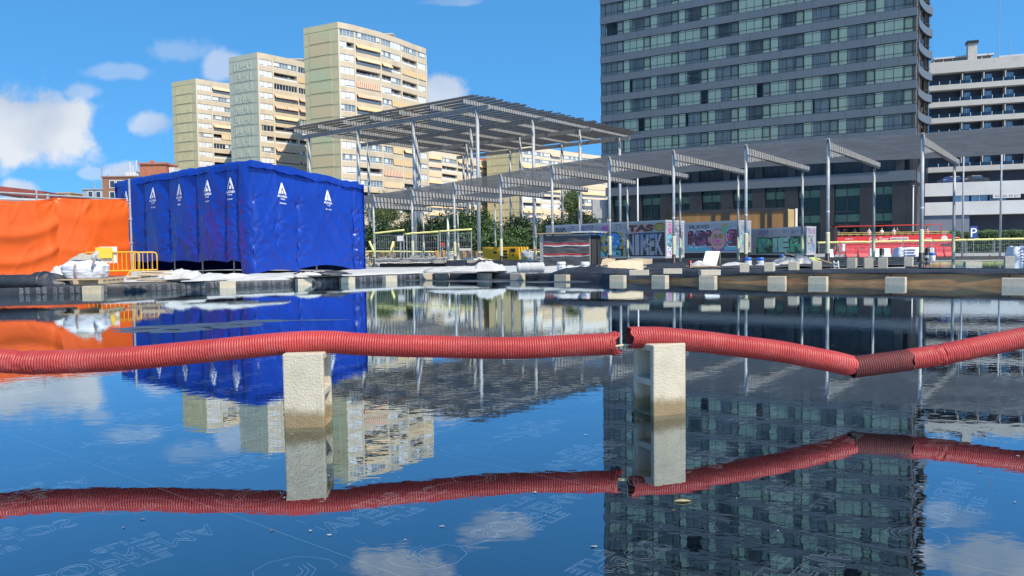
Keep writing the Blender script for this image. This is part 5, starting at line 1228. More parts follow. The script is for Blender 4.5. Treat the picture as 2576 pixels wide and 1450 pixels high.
def container(name, label, xl, dl, xc, dc, wide, z0, z1, deco, seed):
    L_, C_ = u3(xl, dl), u3(xc, dc); t = thing('graffiti_container', label, 'container', (C_[0], C_[1], gz(dc)), 'containers covered in graffiti'); fr, ln = frame(L_, C_)
    E_ = (C_[0]+B2.x*wide, C_[1]+B2.y*wide); f2, l2 = frame(C_, E_); mb = MB()
    bkL = (L_[0]+B2.x*wide, L_[1]+B2.y*wide)
    mb.prism([L_, C_, E_, bkL], z0, z1); mb.fb(fr, -.05, ln, z1-.09, z1+.05, -.05, .035); mb.fb(fr, 0, ln, z0, z0+.12, -.05, .03)
    mb.fb(f2, .036, l2+.04, z1-.09, z1+.05, -.05, .035); mb.fb(f2, .04, .12, z0, z1-.1, -.03, .03); mb.fb(f2, l2-.1, l2, z0, z1-.1, -.03, .03)
    mb.build('shell', cont_w, parent=t)
    mb = MB(); mb.prism([(L_[0]+.1, L_[1]+.15), (C_[0], C_[1]+.12), (E_[0]-.1, E_[1]), bkL], gz(dc)-.05, z0); mb.build('dark_base', black_p, parent=t)
    mb = MB(); deco(mb, fr, ln, f2, l2, z0, z1); mb.build('graffiti', ALL, parent=t)
    mb = MB(); n = int((z1-z0)/.11)
    for k in range(1, n): z = z0+.12+(z1-z0-.24)*k/n; mb.fb(fr, .02, ln-.02, z, z+.009, 0, .026); mb.fb(f2, .13, l2-.11, z, z+.009, 0, .024)
    mb.build('ribs', cont_w, parent=t)
def pos(fr, ln, L_, C_, x): return line_t(L_, C_, x)*ln
def deco_a(mb, fr, ln, f2, l2, z0, z1):
    L_, C_ = u3(1375, 58.6), u3(1675, 50); u = lambda x: pos(fr, ln, L_, C_, x); h = z1-z0
    blob(mb, fr, [(u(1483), z0+.1), (u(1572), z0+.1), (u(1566), z0+h*.72), (u(1480), z0+h*.75)], .003, IX['olive_yellow'])
    for (a, b, ch) in ((1482, 1528, 'K'), (1524, 1566, '2')):
        put_text(mb, ch, fr, u(a)-.08, u(b)+.06, z0+.1, z0+h*.76, .005, IX['black'], .09); put_text(mb, ch, fr, u(a+3), u(b-3), z0+h*.36, z0+h*.72, .013, IX['blue'], .05)
        put_text(mb, ch, fr, u(a+3), u(b-4), z0+.16, z0+h*.72, .009, IX['cyan'], .05)
    blob(mb, fr, [(u(1574), z0+.13), (u(1674), z0+.13), (u(1672), z0+h*.70), (u(1574), z0+h*.68)], .003, IX['black'])
    for i, ch in enumerate('NIMEK'):
        a = u(1576)+(u(1668)-u(1576))*[0, .25, .40, .64, .80][i]; b = u(1576)+(u(1668)-u(1576))*[.22, .36, .62, .78, 1][i]
        put_text(mb, ch, fr, a, b, z0+.2, z0+h*.66, .008, IX['silver'], .03)
    scribble(mb, fr, u(1484), u(1668), z0+.2, z0+h*.66, .0145, [IX['black'], IX['black'], IX['white'], IX['blue']], 30, 33, .035)
    put_text(mb, 'TAS', fr, u(1578)-.03, u(1645)+.03, z0+h*.715, z0+h*.93, .004, IX['orange'], .10); put_text(mb, 'TAS', fr, u(1580), u(1643), z0+h*.735, z0+h*.91, .009, IX['black'], .03)
    blob(mb, fr, ell(u(1660), z0+h*.84, 1.05*abs(u(1672)-u(1648))/2, h*.13), .004, IX['olive_yellow']); stroke(mb, fr, ell(u(1660), z0+h*.84, .45, h*.10), .03, .006, IX['black'])
    blob(mb, fr, ell(u(1526), z0+h*.86, .55, h*.08), .004, IX['pink']); put_text(mb, 'ANS', fr, u(1515), u(1538), z0+h*.80, z0+h*.92, .008, IX['violet'], .02)
    put_text(mb, 'PAVO', fr, u(1398), u(1424), z0+h*.72, z0+h*.93, .005, IX['black'], .05); put_text(mb, 'X', fr, u(1384), u(1394), z0+h*.72, z0+h*.92, .005, IX['olive_yellow'], .06)
    scribble(mb, fr, u(1435), u(1510), z0+h*.78, z0+h*.95, .004, [IX['black'], IX['violet']], 9, 1, .03)
    scribble(mb, fr, u(1380), u(1575), z0+h*.78, z0+h*.95, .0035, [IX['black'], IX['silver'], IX['blue']], 14, 21, .025)
    # end wall
    blob(mb, f2, ell(l2*.22, z0+h*.80, .34, h*.14), .004, IX['pink']); blob(mb, f2, ell(l2*.22, z0+h*.48, .45, h*.17), .004, IX['cyan']); blob(mb, f2, ell(l2*.78, z0+h*.4, .42, h*.2), .004, IX['pale_green'])
    blob(mb, f2, [(.15, z0+.15), (l2*.42, z0+.15), (l2*.45, z0+h*.3), (.15, z0+h*.36)], .003, IX['white'])
    for c in (ell(l2*.22, z0+h*.48, .45, h*.17), ell(l2*.78, z0+h*.4, .42, h*.2), ell(l2*.7, z0+h*.8, .4, h*.1)): stroke(mb, f2, c+c[:1], .04, .007, IX['black'])
    scribble(mb, f2, .2, l2-.2, z0+.2, z1-.25, .008, [IX['black'], IX['violet'], IX['pink'], IX['cyan'], IX['blue']], 34, 2, .035)
def deco_b(mb, fr, ln, f2, l2, z0, z1):
    L_, C_ = u3(1700, 65.2), u3(1859, 60); u = lambda x: pos(fr, ln, L_, C_, x); h = z1-z0
    blob(mb, fr, [(u(1728), z0+.14), (u(1858), z0+.14), (u(1858), z0+h*.30), (u(1728), z0+h*.28)], .003, IX['violet']); blob(mb, fr, [(u(1728), z0+.16), (u(1790), z0+.16), (u(1790), z0+h*.20), (u(1728), z0+h*.2)], .004, IX['cyan'])
    blob(mb, fr, [(u(1822), z0+.2), (u(1858), z0+.2), (u(1858), z0+h*.20), (u(1822), z0+h*.2)], .004, IX['cyan'])
    for a, b in ((1730, 1746), (1747, 1775), (1774, 1792), (1828, 1858)):
        c = (u(a)+u(b))/2; w = (u(b)-u(a))/2
        blob(mb, fr, ell(c, z0+h*.48, w*1.12, h*.30, 24, .6), .005, IX['white']); blob(mb, fr, ell(c, z0+h*.48, w*1.04, h*.275, 24, .6), .0075, IX['maroon']); blob(mb, fr, ell(c-w*.1, z0+h*.48, w*.45, h*.07), .010, IX['black'])
        blob(mb, fr, ell(c-.1, z0+h*.66, w*.5, h*.025), .012, IX['pink'])
    scribble(mb, fr, u(1730), u(1858), z0+.3, z0+h*.8, .0135, [IX['black'], IX['cyan'], IX['pink'], IX['white'], IX['violet']], 26, 31, .045)
    # a plain round painted face
    c = u(1806); r = (u(1826)-u(1786))/2
    for s in (-1, 1): blob(mb, fr, ell(c+s*r*1.06, z0+h*.43, r*.28, h*.12), .009, IX['black']); blob(mb, fr, ell(c+s*r*1.06, z0+h*.43, r*.23, h*.10), .011, IX['flesh'])
    blob(mb, fr, ell(c, z0+h*.42, r*1.04, h*.35), .013, IX['black']); blob(mb, fr, ell(c, z0+h*.42, r*.98, h*.33), .015, IX['flesh'])
    for s in (-1, 1): blob(mb, fr, ell(c+s*r*.36, z0+h*.53, r*.26, h*.085), .0165, IX['black']); blob(mb, fr, ell(c+s*r*.36, z0+h*.53, r*.21, h*.07), .018, IX['olive_yellow']); blob(mb, fr, ell(c+s*r*.30, z0+h*.54, r*.06, h*.04), .0195, IX['black'])
    blob(mb, fr, ell(c, z0+h*.38, r*.28, h*.06), .017, IX['pink']); stroke(mb, fr, [(c-r*.6, z0+h*.34), (c-r*.3, z0+h*.24), (c, z0+h*.29), (c+r*.3, z0+h*.24), (c+r*.6, z0+h*.34)], .045, .018, IX['black'])
    blob(mb, fr, [(c+r*.3, z0+h*.74), (c+r*.9, z0+h*.70), (c+r*1.2, z0+h*.9), (c+r*.7, z0+h*.95)], .016, IX['olive_yellow']); blob(mb, fr, [(c+r*.5, z0+h*.66), (c+r*1.1, z0+h*.62), (c+r*1.1, z0+h*.82), (c+r*.6, z0+h*.85)], .018, IX['green'])
    put_text(mb, 'SR.KVD', fr, u(1733), u(1784), z0+h*.80, z0+h*.92, .005, IX['black'], .02)
    blob(mb, f2, ell(l2*.5, z0+h*.72, .45, h*.15), .004, IX['cyan']); blob(mb, f2, ell(l2*.15+.1, z0+h*.4, .3, h*.16), .004, IX['pale_green']); scribble(mb, f2, .2, l2-.2, z0+.2, z1-.2, .007, [IX['cyan'], IX['blue'], IX['black'], IX['pale_green'], IX['violet']], 24, 5, .04)
def deco_c(mb, fr, ln, f2, l2, z0, z1):
    L_, C_ = u3(1880, 65.3), u3(2029.6, 58); u = lambda x: pos(fr, ln, L_, C_, x); h = z1-z0
    blob(mb, fr, [(u(1902), z0+.1), (u(2027), z0+.1), (u(2027), z0+h*.70), (u(1902), z0+h*.66)], .003, IX['dark_green'])
    blob(mb, fr, [(u(1902), z0+h*.35), (u(1925), z0+h*.3), (u(1930), z0+h*.68), (u(1902), z0+h*.65)], .004, IX['green'])
    for ch, a, b, c in (('P', 1908, 1942, 'green'), ('I', 1944, 1956, 'pale_green'), ('E', 1958, 1986, 'pale_green'), ('N', 1988, 2025, 'green')):
        put_text(mb, ch, fr, u(a)-.05, u(b)+.05, z0+.12, z0+h*.68, .006, IX['black'], .10); put_text(mb, ch, fr, u(a), u(b), z0+.2, z0+h*.64, .011, IX[c], .07)
    scribble(mb, fr, u(1904), u(2026), z0+.2, z0+h*.66, .0125, [IX['dark_green'], IX['black'], IX['blue'], IX['white'], IX['pale_green']], 30, 32, .05)
    scribble(mb, fr, u(1904), u(2026), z0+h*.74, z0+h*.92, .004, [IX['black'], IX['blue'], IX['violet']], 16, 8, .03)
    scribble(mb, f2, .2, l2-.2, z0+h*.78, z1-.15, .005, [IX['violet'], IX['pink'], IX['violet']], 12, 9, .05); put_text(mb, 'OK', f2, .15, l2*.75, z0+h*.38, z0+h*.70, .012, IX['black'], -.02); scribble(mb, f2, .2, l2-.2, z0+.2, z0+h*.4, .005, [IX['cyan'], IX['blue'], IX['violet']], 14, 10, .04)
container('c', 'longest graffiti container, with TAS over silver NIMEK letters and a blue piece', 1375, 58.6, 1675, 50, 2.7, .20, 2.60, deco_a, 1)
container('c', 'graffiti container with a pink painted face between maroon letters', 1700, 65.2, 1859, 60, 2.5, .42, 2.86, deco_b, 2)
container('c', 'lowest graffiti container, with green letters on its long side', 1880, 65.3, 2029.6, 58, 2.2, .18, 2.28, deco_c, 3)
# ---------------------------------------------------------------- shade-cloth hut
def hut():
    a, b = u3(1358, 33), u3(1483, 32); fr, ln = frame(a, b); g = gz(32); zt = at(1358, 590, 33).z
    t = thing('shade_cloth_hut', 'small hut with grey shade cloth striped in red and white, beside the blue graffiti', 'hut', (a[0], a[1], g))
    cl = mat('grey_shade_cloth', (.085, .085, .09), .9, .15, 3, .3, 60, stretch=(1, 1, 2)); rd = mat('red_band', (.42, .05, .05), .8, .1, 3)
    mb = MB(); mb.fb(fr, 0, .17, g, zt, -.15, 0); mb.build('post', plate_m, parent=t)
    mb = MB(); mb.fb(fr, ln*.62, ln*.635, g, zt, -.1, -.06); mb.fb(fr, ln-.05, ln, g, zt, -.1, -.05); mb.build('post', steel, parent=t)
    H = zt-g; bands = [(.02, .30, 0), (.30, .335, 1), (.335, .40, 2), (.40, .62, 0), (.62, .66, 1), (.66, .72, 2), (.72, .95, 0)]
    for z0, z1, k in bands:
        mb = MB(); m = [cl, white_p, rd][k]
        mb.grid(lambda u, v: V((fr[0].x, fr[0].y, 0))+fr[1]*(.17+(ln-.17)*u)+fr[2]*(.01+.03*NZ.noise(V((u*5, v*2+z0*9, 1)))+(.004 if k else 0))+V((0, 0, g+H*(z0+(z1-z0)*v)-.045*math.sin(math.pi*u*2 if u < .5 else math.pi*(u-.5)*2)*(.5 if u < .5 else .6))), 30, 6); mb.build('cloth_band', m, parent=t, smooth=True)
    mb = MB(); mb.fb(fr, .18, ln-.02, g+.05, zt-.08, -1.4, -.3); mb.build('stored_goods', mat('hut_inside', (.03, .03, .034), .9, .3, 2), parent=t)  # one plain dark box fills the hut behind the cloth
    mb = MB(); mb.fb(fr, -.12, ln*.66, zt, zt+.05, -1.6, .12); mb.build('roof_board', wood, parent=t)
    mb = MB(); mb.fb(fr, ln*.665, ln*1.08, zt+.03, zt+.08, -1.6, .10); mb.build('roof_board', white_p, parent=t)
hut()
# ---------------------------------------------------------------- generator and tank
def generator():
    a, b = u3(1213, 40), u3(1311, 38.6); fr, ln = frame(a, b); g = gz(39.5); zt = at(1213, 623, 40).z
    t = thing('generator', 'yellow generator cabinet with dark vents standing among the pergola posts', 'generator', (a[0], a[1], g)); yl = mat('generator_yellow', (.80, .42, .01), .45, .05, 2)
    mb = MB(); mb.fb(fr, 0, ln*.70, g+.08, zt, -.9, 0); mb.fb(fr, ln*.715, ln*.95, g+.1, zt, -.9, 0.02); o = mb.build('cabinet', yl, parent=t); bevel(o, .02)
    mb = MB(); mb.fb(fr, .02, ln*.94, zt, zt+.02, -.85, -.05); mb.fb(fr, .05, ln*.9, g, g+.08, -.85, -.05); mb.build('frame', black_p, parent=t)
    for k in range(4): mb = MB(); z = g+.2+(zt-g-.3)*k/4; mb.fb(fr, ln*.50, ln*.65, z, z+.09, 0, .012); mb.build('vent', black_p, parent=t)
    mb = MB(); mb.fb(fr, ln*.74, ln*.86, zt-.25, zt-.08, .02, .03); mb.fb(fr, ln*.30, ln*.38, zt-.32, zt-.22, 0, .01); mb.fb(fr, ln*.73, ln*.9, g+.15, g+.25, .02, .03); mb.build('sign', black_p, parent=t)
    mb = MB(); put_text(mb, 'K', fr, ln*.78, ln*.84, zt-.46, zt-.33, .03); mb.build('lettering', black_p, parent=t)
    a2, b2 = u3(1309, 38.2), u3(1333, 38); f2, l2 = frame(a2, b2); mb = MB(); z2 = at(1320, 634, 38).z
    mb.fb(f2, .02, l2, g-.03, z2, -.5, 0); mb.fb(f2, .1, l2-.1, z2, z2+.1, -.4, -.1); o = mb.build('water_tank', white_p); bevel(o, .03); tag(o, 'white plastic tank beside the yellow generator', 'tank')
    mb = MB(); mb.fb(f2, .12, l2-.1, g+.32, g+.42, .001, .012); lo = mb.build('yellow_label', yl, parent=o); ORG[o.name] = ORG[o.name]
generator()
# ---------------------------------------------------------------- broken plinth and ledge
def plinth():
    a, b = u3(934, 38), u3(1118, 37.2); fr, ln = frame(a, b); g = gz(37.5)
    t = thing('broken_plinth', 'broken grey concrete planter edge with a rough undercut and black foot', 'plinth', (a[0], a[1], g)); z1 = at(1020, 650, 37.6).z
    mb = MB(); mb.grid(lambda u, v: fr[0]+fr[1]*(ln*u+.25*math.cos(v*6))+fr[2]*(-.5*v)+V((0, 0, z1+.03*NZ.noise(V((u*14, v*3, 0))))), 60, 6); 
    def face(u, v):
        k = (.10+.12*abs(NZ.noise(V((u*22, v*5, 2)))))*(v > .25)*(1-abs(2*v-1.1)); e = .4*max(0, 1-u*18)**2+.3*max(0, (u-.97)*33)**2
        return fr[0]+fr[1]*(ln*u)+fr[2]*(-k-e)+V((0, 0, z1-.24*v+.03*NZ.noise(V((u*14, 0, 0)))))
    mb.grid(face, 120, 10); o = mb.build('concrete_rim', pale_concrete, parent=t)
    mb = MB(); mb.fb(fr, .3, ln-.1, g-.05, z1-.2, -3, -.3); mb.build('black_foot', membrane, parent=t)
    mb = MB()
    for i in range(8):
        u = random.uniform(.04, .96)*ln; s = random.uniform(.05, .13); mb.fb(fr, u, u+s*1.6, z1+.02, z1+.02+s, -.3, -.12)
    mb.build('rubble', concrete, parent=t)
    a, b = u3(1118, 37), u3(1362, 34.5); f2, l2 = frame(a, b); mb = MB()
    mb.grid(lambda u, v: f2[0]+f2[1]*(l2*u)+f2[2]*(-2.6*v**1.5+.05*NZ.noise(V((u*9, v, 3))))+V((0, 0, gz(35)+(.27-.1*u)*min(1, v*5)+.02*NZ.noise(V((u*12, v*4, 1))))), 60, 10)
    tag(mb.build('membrane_ledge', membrane, smooth=True), 'raised ledge under black membrane right of the broken plinth, before the generator', 'ledge')
plinth()
# ---------------------------------------------------------------- fences
mesh_s = mat('fence_wire', (.42, .47, .52), .5, .1, 5, metal=.3); 
def fence(xs, d0, d1, ytops, label, foam=True, wire=.09, ground=None, cat='fence', grp=None, foamh=.045):
    n = len(xs)-1; ds = [d0+(d1-d0)*i/n for i in range(n+1)]
    p0 = at(xs[0], hz(xs[0]), ds[0]); t = thing('mesh_fence', label, 'fence', (p0.x, p0.y, gz(ds[0])), grp)
    for i in range(n):
        a, b = u3(xs[i], ds[i]), u3(xs[i+1], ds[i+1]); fr, ln = frame(a, b); g = gz(a[1]) if ground is None else ground; z1 = at(xs[i], ytops[i], ds[i]).z; z2 = at(xs[i+1], ytops[i+1], ds[i+1]).z; zt = min(z1, z2)-.06
        mb = MB(); A_ = V((a[0], a[1], 0)); pt = lambda u, z, n_=0: A_+fr[1]*u+fr[2]*n_+V((0, 0, z)); r = .004
        for k in range(1, int(ln/wire)): u = ln*k/int(ln/wire); mb.tube([pt(u, g+.12), pt(u, zt)], r, 4, cap=False)
        for k in range(5): z = g+.15+(zt-g-.2)*k/4; mb.tube([pt(.02, z, .006), pt(ln-.02, z, .006)], .005, 4, cap=False)
        mb.build('wire_panel', mesh_s, parent=t)
        for u in (.05, ln-.05): mb = MB(); mb.tube([pt(u, g), pt(u, zt+.05)], .021, 8); mb.build('post', steel, parent=t)
        if foam:
            mb = MB(); m_ = 12; pts = [pt(ln*j/m_-.02, z1+(z2-z1)*j/m_+.025*NZ.noise(V((xs[i]+j*.5, 3, 0))), .0) for j in range(m_+1)]; mb.tube(pts, foamh, 8); mb.build('foam_tube', foam_y, parent=t, smooth=True)
        mb = MB(); mb.fb(fr, ln-.25, ln+.2, g, g+.14, -.15, .12); mb.build('concrete_foot', concrete, parent=t)
    return t
FG = 'wire mesh site fences with yellow foam tops'
fence([941, 1019], 37.8, 37.4, [588, 579], 'left wire mesh fence panel with yellow foam top on the broken plinth', ground=.28, grp=FG)
fence([1021, 1105, 1189], 37.3, 36.5, [589, 583, 577], 'pair of wire mesh fence panels with wavy yellow foam top before the green trees', ground=.28, grp=FG)
fence([917, 985, 1060, 1150, 1230, 1330, 1362], 55, 52, [633, 633, 634, 635, 635, 634, 634], 'low far fence with a yellow foam rail behind the plinth and generator', wire=.2, grp=FG, foamh=.05)
fence([2058, 2110, 2190, 2270, 2345, 2430, 2500, 2610], 60, 57, [611, 610, 609, 607, 606, 604, 602.5, 600.5], 'long fence with a yellow foam rail in front of the red bus', wire=.12, grp=FG, foamh=.075)
for x, y0, y1, x2, lb in ((990, 645, 608, 978, 'slanting yellow foam stick on the right of the first fence panel'), (929, 640, 607, 943, 'slanting yellow foam stick at the left end of the plinth')):
    mb = MB(); mb.tube([at(x2, y0, 37), at(x, y1, 37)], .05, 8); tag(mb.build('foam_stick', foam_y, smooth=True), lb, 'foam stick', 'slanting yellow foam sticks')
# far yellow and orange barriers, small machines behind the plinth
org_p = mat('orange_barrier', (.62, .26, .05), .55, .1, 4)
for x0, x1, d, m, lb in ((916, 936, 46, yellow_p, 'yellow barrier right beside the blue shelter'), (952, 994, 47, org_p, 'orange barrier behind the left end of the broken plinth'), (1334, 1360, 41, org_p, 'orange barrier between the white tank and the shade-cloth hut')):
    a, b = at(x0, hz(x0), d), at(x1, hz(x1), d); barrier_at(V((a.x, a.y, gz(d))), math.atan2(b.y-a.y, b.x-a.x), (b-a).length, .78, lb, m, False, 'pedestrian barriers around the site')
def skip(x0, x1, y0, d, m, lb, nm='skip', cat='skip'):
    a, b = at(x0, hz(x0), d), at(x1, hz(x1), d); z = at(x0, y0, d).z; mb = MB(); g = gz(d)
    mb.add([V((a.x+.15, d, g)), V((b.x-.15, d, g)), V((b.x-.15, d+1, g)), V((a.x+.15, d+1, g)), V((a.x, d-.1, z)), V((b.x, d-.1, z)), V((b.x, d+1.1, z)), V((a.x, d+1.1, z))], [(0, 1, 5, 4), (1, 2, 6, 5), (2, 3, 7, 6), (3, 0, 4, 7), (3, 2, 1, 0), (4, 5, 6, 7)])
    o = mb.build(nm, m); bevel(o, .03); return tag(o, lb, cat)
yl2 = mat('machine_yellow', (.66, .30, .02), .5, .15, 2)
skip(1093, 1120, 631, 47, yl2, 'small yellow machine box behind the middle of the broken plinth', 'machine_box', 'machine')
skip(1148, 1202, 631, 47, mat('timber_stack', (.36, .22, .10), .8, .3, 3), 'low stack of brown timber behind the right end of the plinth', 'timber_stack', 'timber')
skip(1150, 1185, 626, 49, white_p, 'pale box standing on the low timber stack', 'pale_box', 'box')
heap('sand_bags', 'pale sandbags heaped behind the left mesh fence', 'sandbags', V((at(1065, 630, 40).x, 40, .1)), 2.2, .9, .35, mat('sand_bag', (.55, .48, .34), .85, .12, 4), 61, 0, .5)
heap('sand_bags', 'pale sandbags heaped on the ledge left of the generator', 'sandbags', V((at(1180, 630, 38.5).x, 38.5, .33)), 2.6, .7, .2, mat('sand_bag', (.55, .48, .34), .85, .12, 4), 62, 0, .5)
def board(name, x0, x1, y0, y1, d, m, label, cat, post=True, txt=None):
    a, b = u3(x0, d), u3(x1, d); fr, ln = frame(a, b); zt, zb = at(x0, y0, d).z, at(x0, y1, d).z; t = thing(name, label, cat, ((a[0]+b[0])/2, d, gz(d)))
    mb = MB(); mb.fb(fr, 0, ln, zb, zt, -.03, 0); o = mb.build('panel', m, parent=t); bevel(o, .01)
    if post: mb = MB(); c = V(((a[0]+b[0])/2, d+.06, 0)); mb.tube([c+V((0, 0, gz(d))), c+V((0, 0, zt))], .03, 8); mb.build('post', steel, parent=t)
    if txt:
        mb = MB(); w = .1
        for q in txt: put_text(mb, q, fr, ln*w, ln*(1-w), zb+(zt-zb)*.15, zb+(zt-zb)*.85, .006)
        mb.build('lettering', mat('sign_white', (.75, .75, .75), .6, .03), parent=t)
board('notice_board', 999, 1016, 594, 607, 40, white_p, 'white notice sheet on a thin post behind the first mesh fence', 'sign')
board('warning_sign', 1107, 1119, 611, 622, 39, mat('sign_red', (.35, .03, .03), .5, .05), 'small red warning sign by the fence posts behind the plinth', 'sign')
board('traffic_signal', 986, 993, 609, 622, 60, yl2, 'small yellow traffic signal on a post behind the left mesh fence', 'signal')
board('parking_sign', 2440, 2459, 570, 601, 75, mat('sign_blue', (.02, .06, .22), .5, .05), 'blue parking sign with a white letter in front of the hedge', 'sign', True, ['P'])
# ---------------------------------------------------------------- lamp posts and cables
for x, y0, d, lb in ((1605, 448, 70, 'thin white lamp post before the left part of the hotel base'), (2296, 470, 95, 'pale lamp post before the right end of the hotel base'), (2516, 330, 62, 'thin grey mast rising above the low pergola at the right'), (2421, 350, 70, 'grey mast with a small head above the pergola in front of the balcony building'), (1128, 545, 45, 'bluish thin pole among the trees behind the plinth'), (1346, 600, 44, 'thin white vent pole above the yellow generator')):
    c = at(x, hz(x), d); zt = at(x, y0, d).z; t = thing('lamp_post', lb, 'post', (c.x, d, gz(d))); mb = MB(); mb.tube([V((c.x, d, gz(d))), V((c.x, d, zt))], [.09, .06], 10); mb.build('pole', steel if x > 2400 else white_p, parent=t, smooth=True)
    mb = MB(); mb.lathe((c.x, d, 0), [(.06, zt), (.14, zt+.06), (.13, zt+.16), (.03, zt+.2)], 10); mb.build('head', steel, parent=t)
# ---------------------------------------------------------------- double-decker bus
def bus():
    d = 80; x0, x1 = 2098, 2398; a, b = u3(x0, d+.6), u3(x1, d-.4); fr, ln = frame(a, b); g = -.355
    t = thing('sightseeing_bus', 'red open-top double-decker sightseeing bus passing behind the fence', 'bus', ((a[0]+b[0])/2, d, g)); red = mat('bus_red', (.62, .035, .03), .35, .06, .5)
    zu0, zu1 = at(2250, 613, d).z, at(2250, 592, d).z; zr = at(2250, 569, d).z
    P, U, Nn = fr
    def pl(mb, pts, n0, n1, mi=0):
        n = len(pts); Q = V((P.x, P.y, 0)); vs = [Q+U*u+V((0, 0, z))+Nn*nn for nn in (n1, n0) for u, z in pts]
        mb.add(vs, [tuple(range(n)), tuple(range(2*n-1, n-1, -1))]+[(i, n+i, n+(i+1) % n, (i+1) % n) for i in range(n)], mi)
    mb = MB(); pl(mb, [(0, g+.28), (ln*.97, g+.28), (ln*.985, zu0-.05), (.05, zu0-.02)], -2.3, 0); mb.build('body', red, parent=t)
    mb = MB(); pl(mb, [(-.02, zu0), (ln*.975, zu0), (ln*1.0, zu0+.25), (ln*.985, zu1+.02), (.05, zu1-.1)], -2.32, .03); mb.build('upper_side', red, parent=t)
    gl = mat('bus_glass', (.02, .022, .026), .08, .3, .5, spec=.9)
    for k in range(6):
        mb = MB(); u0 = ln*(.13+.125*k); pl(mb, [(u0, g+1.25), (u0+ln*.118, g+1.25), (u0+ln*.118, zu0-.1), (u0-(.3 if k == 0 else 0), zu0-.1)], 0, .012); mb.build('window', gl, parent=t)
    mb = MB(); pl(mb, [(ln*.89, g+1.0), (ln*.972, g+1.0), (ln*.985, zu0-.1), (ln*.90, zu0-.1)], 0, .014); mb.build('windscreen', gl, parent=t)
    for q in (.24, .80):
        wt = MB(); c = V((P.x, P.y, 0))+U*(ln*q); wt.tube([c+V((0, 0, g+.48))+Nn*(-.3), c+V((0, 0, g+.48))+Nn*.02], .48, 20); w = wt.build('wheel', black_p, parent=t); wt = MB(); wt.tube([c+V((0, 0, g+.48))+Nn*.021, c+V((0, 0, g+.48))+Nn*.05], .25, 14); wt.build('rim', steel, parent=w)
    mb = MB()
    mb.tube([P*1+U*(.1)+V((0, 0, zr+.02)), P+U*(ln*.90)+V((0, 0, zr+.12))], .035, 6); mb.tube([P+U*.1-Nn*2.2+V((0, 0, zr+.02)), P+U*(ln*.90)-Nn*2.2+V((0, 0, zr+.12))], .035, 6)
    for q in (.02, .9): mb.tube([P+U*(ln*q)+V((0, 0, zu1-.1)), P+U*(ln*q)+V((0, 0, zr+.05))], .04, 6)
    mb.build('rail', red, parent=t)
    for k in range(5): mb = MB(); mb.fb(fr, ln*(.04+.055*k), ln*(.04+.05*k)+.7, zr-.02, zr+.17, -2.2, -.1); mb.build('folded_canopy', mat('bus_canopy', (.05, .015, .02), .8, .2, 3), parent=t)
    for k in range(14): mb = MB(); u = ln*(.07+.062*k); mb.fb(fr, u, u+.42, zu1-.05, zu1+.30, -2.0, -.4); mb.build('seat', mat('bus_seat_dark', (.06, .05, .045), .6, .1, 2), parent=t)
    for z in (.10, .28): mb = MB(); mb.fb(fr, .4, ln*.97, zu1+z, zu1+z+.05, -.08, -.03); mb.build('yellow_rail', mat('bus_yellow', (.66, .46, .12), .6, .1, 2), parent=t)
    mb = MB(); pl(mb, [(-.02, zu0-.5), (.30, zu0), (.30, zr-.1), (.0, zr-.0)], -2.3, .04); mb.build('rear_panel', mat('bus_dark', (.03, .02, .022), .4, .2, 1), parent=t)
    mb = MB(); mb.tube([P+U*ln+V((0, 0, zu1-.35)), P+U*(ln+.55)+V((0, 0, zu1-.38)), P+U*(ln+.62)+V((0, 0, zu1-.5)), P+U*(ln+.6)+V((0, 0, zu1-.75))], .09, 8); mb.build('mirror_arm', red, parent=t)
    zc = (zu0+zu1)/2; mb = MB(); put_text(mb, 'City Tour', fr, ln*.29, ln*.455, zc-.22, zc+.25, .036, offset=.02, shear=.12); mb.build('lettering', white_p, parent=t)
    mb = MB(); mb.fb(fr, ln*.475, ln*.625, zc-.16, zc+.22, .031, .038); pb = mb.build('name_plate', white_p, parent=t); mb = MB(); put_text(mb, 'BARCELONA', fr, ln*.482, ln*.618, zc-.10, zc+.16, .042, offset=.02); mb.build('lettering', sp_m, parent=pb)
    mb = MB(); put_text(mb, 'ruta o', fr, ln*.095, ln*.16, zc+.02, zc+.2, .036); put_text(mb, 'turistica', fr, ln*.095, ln*.20, zc-.22, zc-.04, .036); blob(mb, fr, ell(ln*.925, zc, .32, .32), .038, 0); put_text(mb, 'www', fr, ln*.77, ln*.82, zc-.15, zc+.12, .036); mb.build('lettering', white_p, parent=t)
    return fr, ln, zu1
bfr, bln, bz = bus()
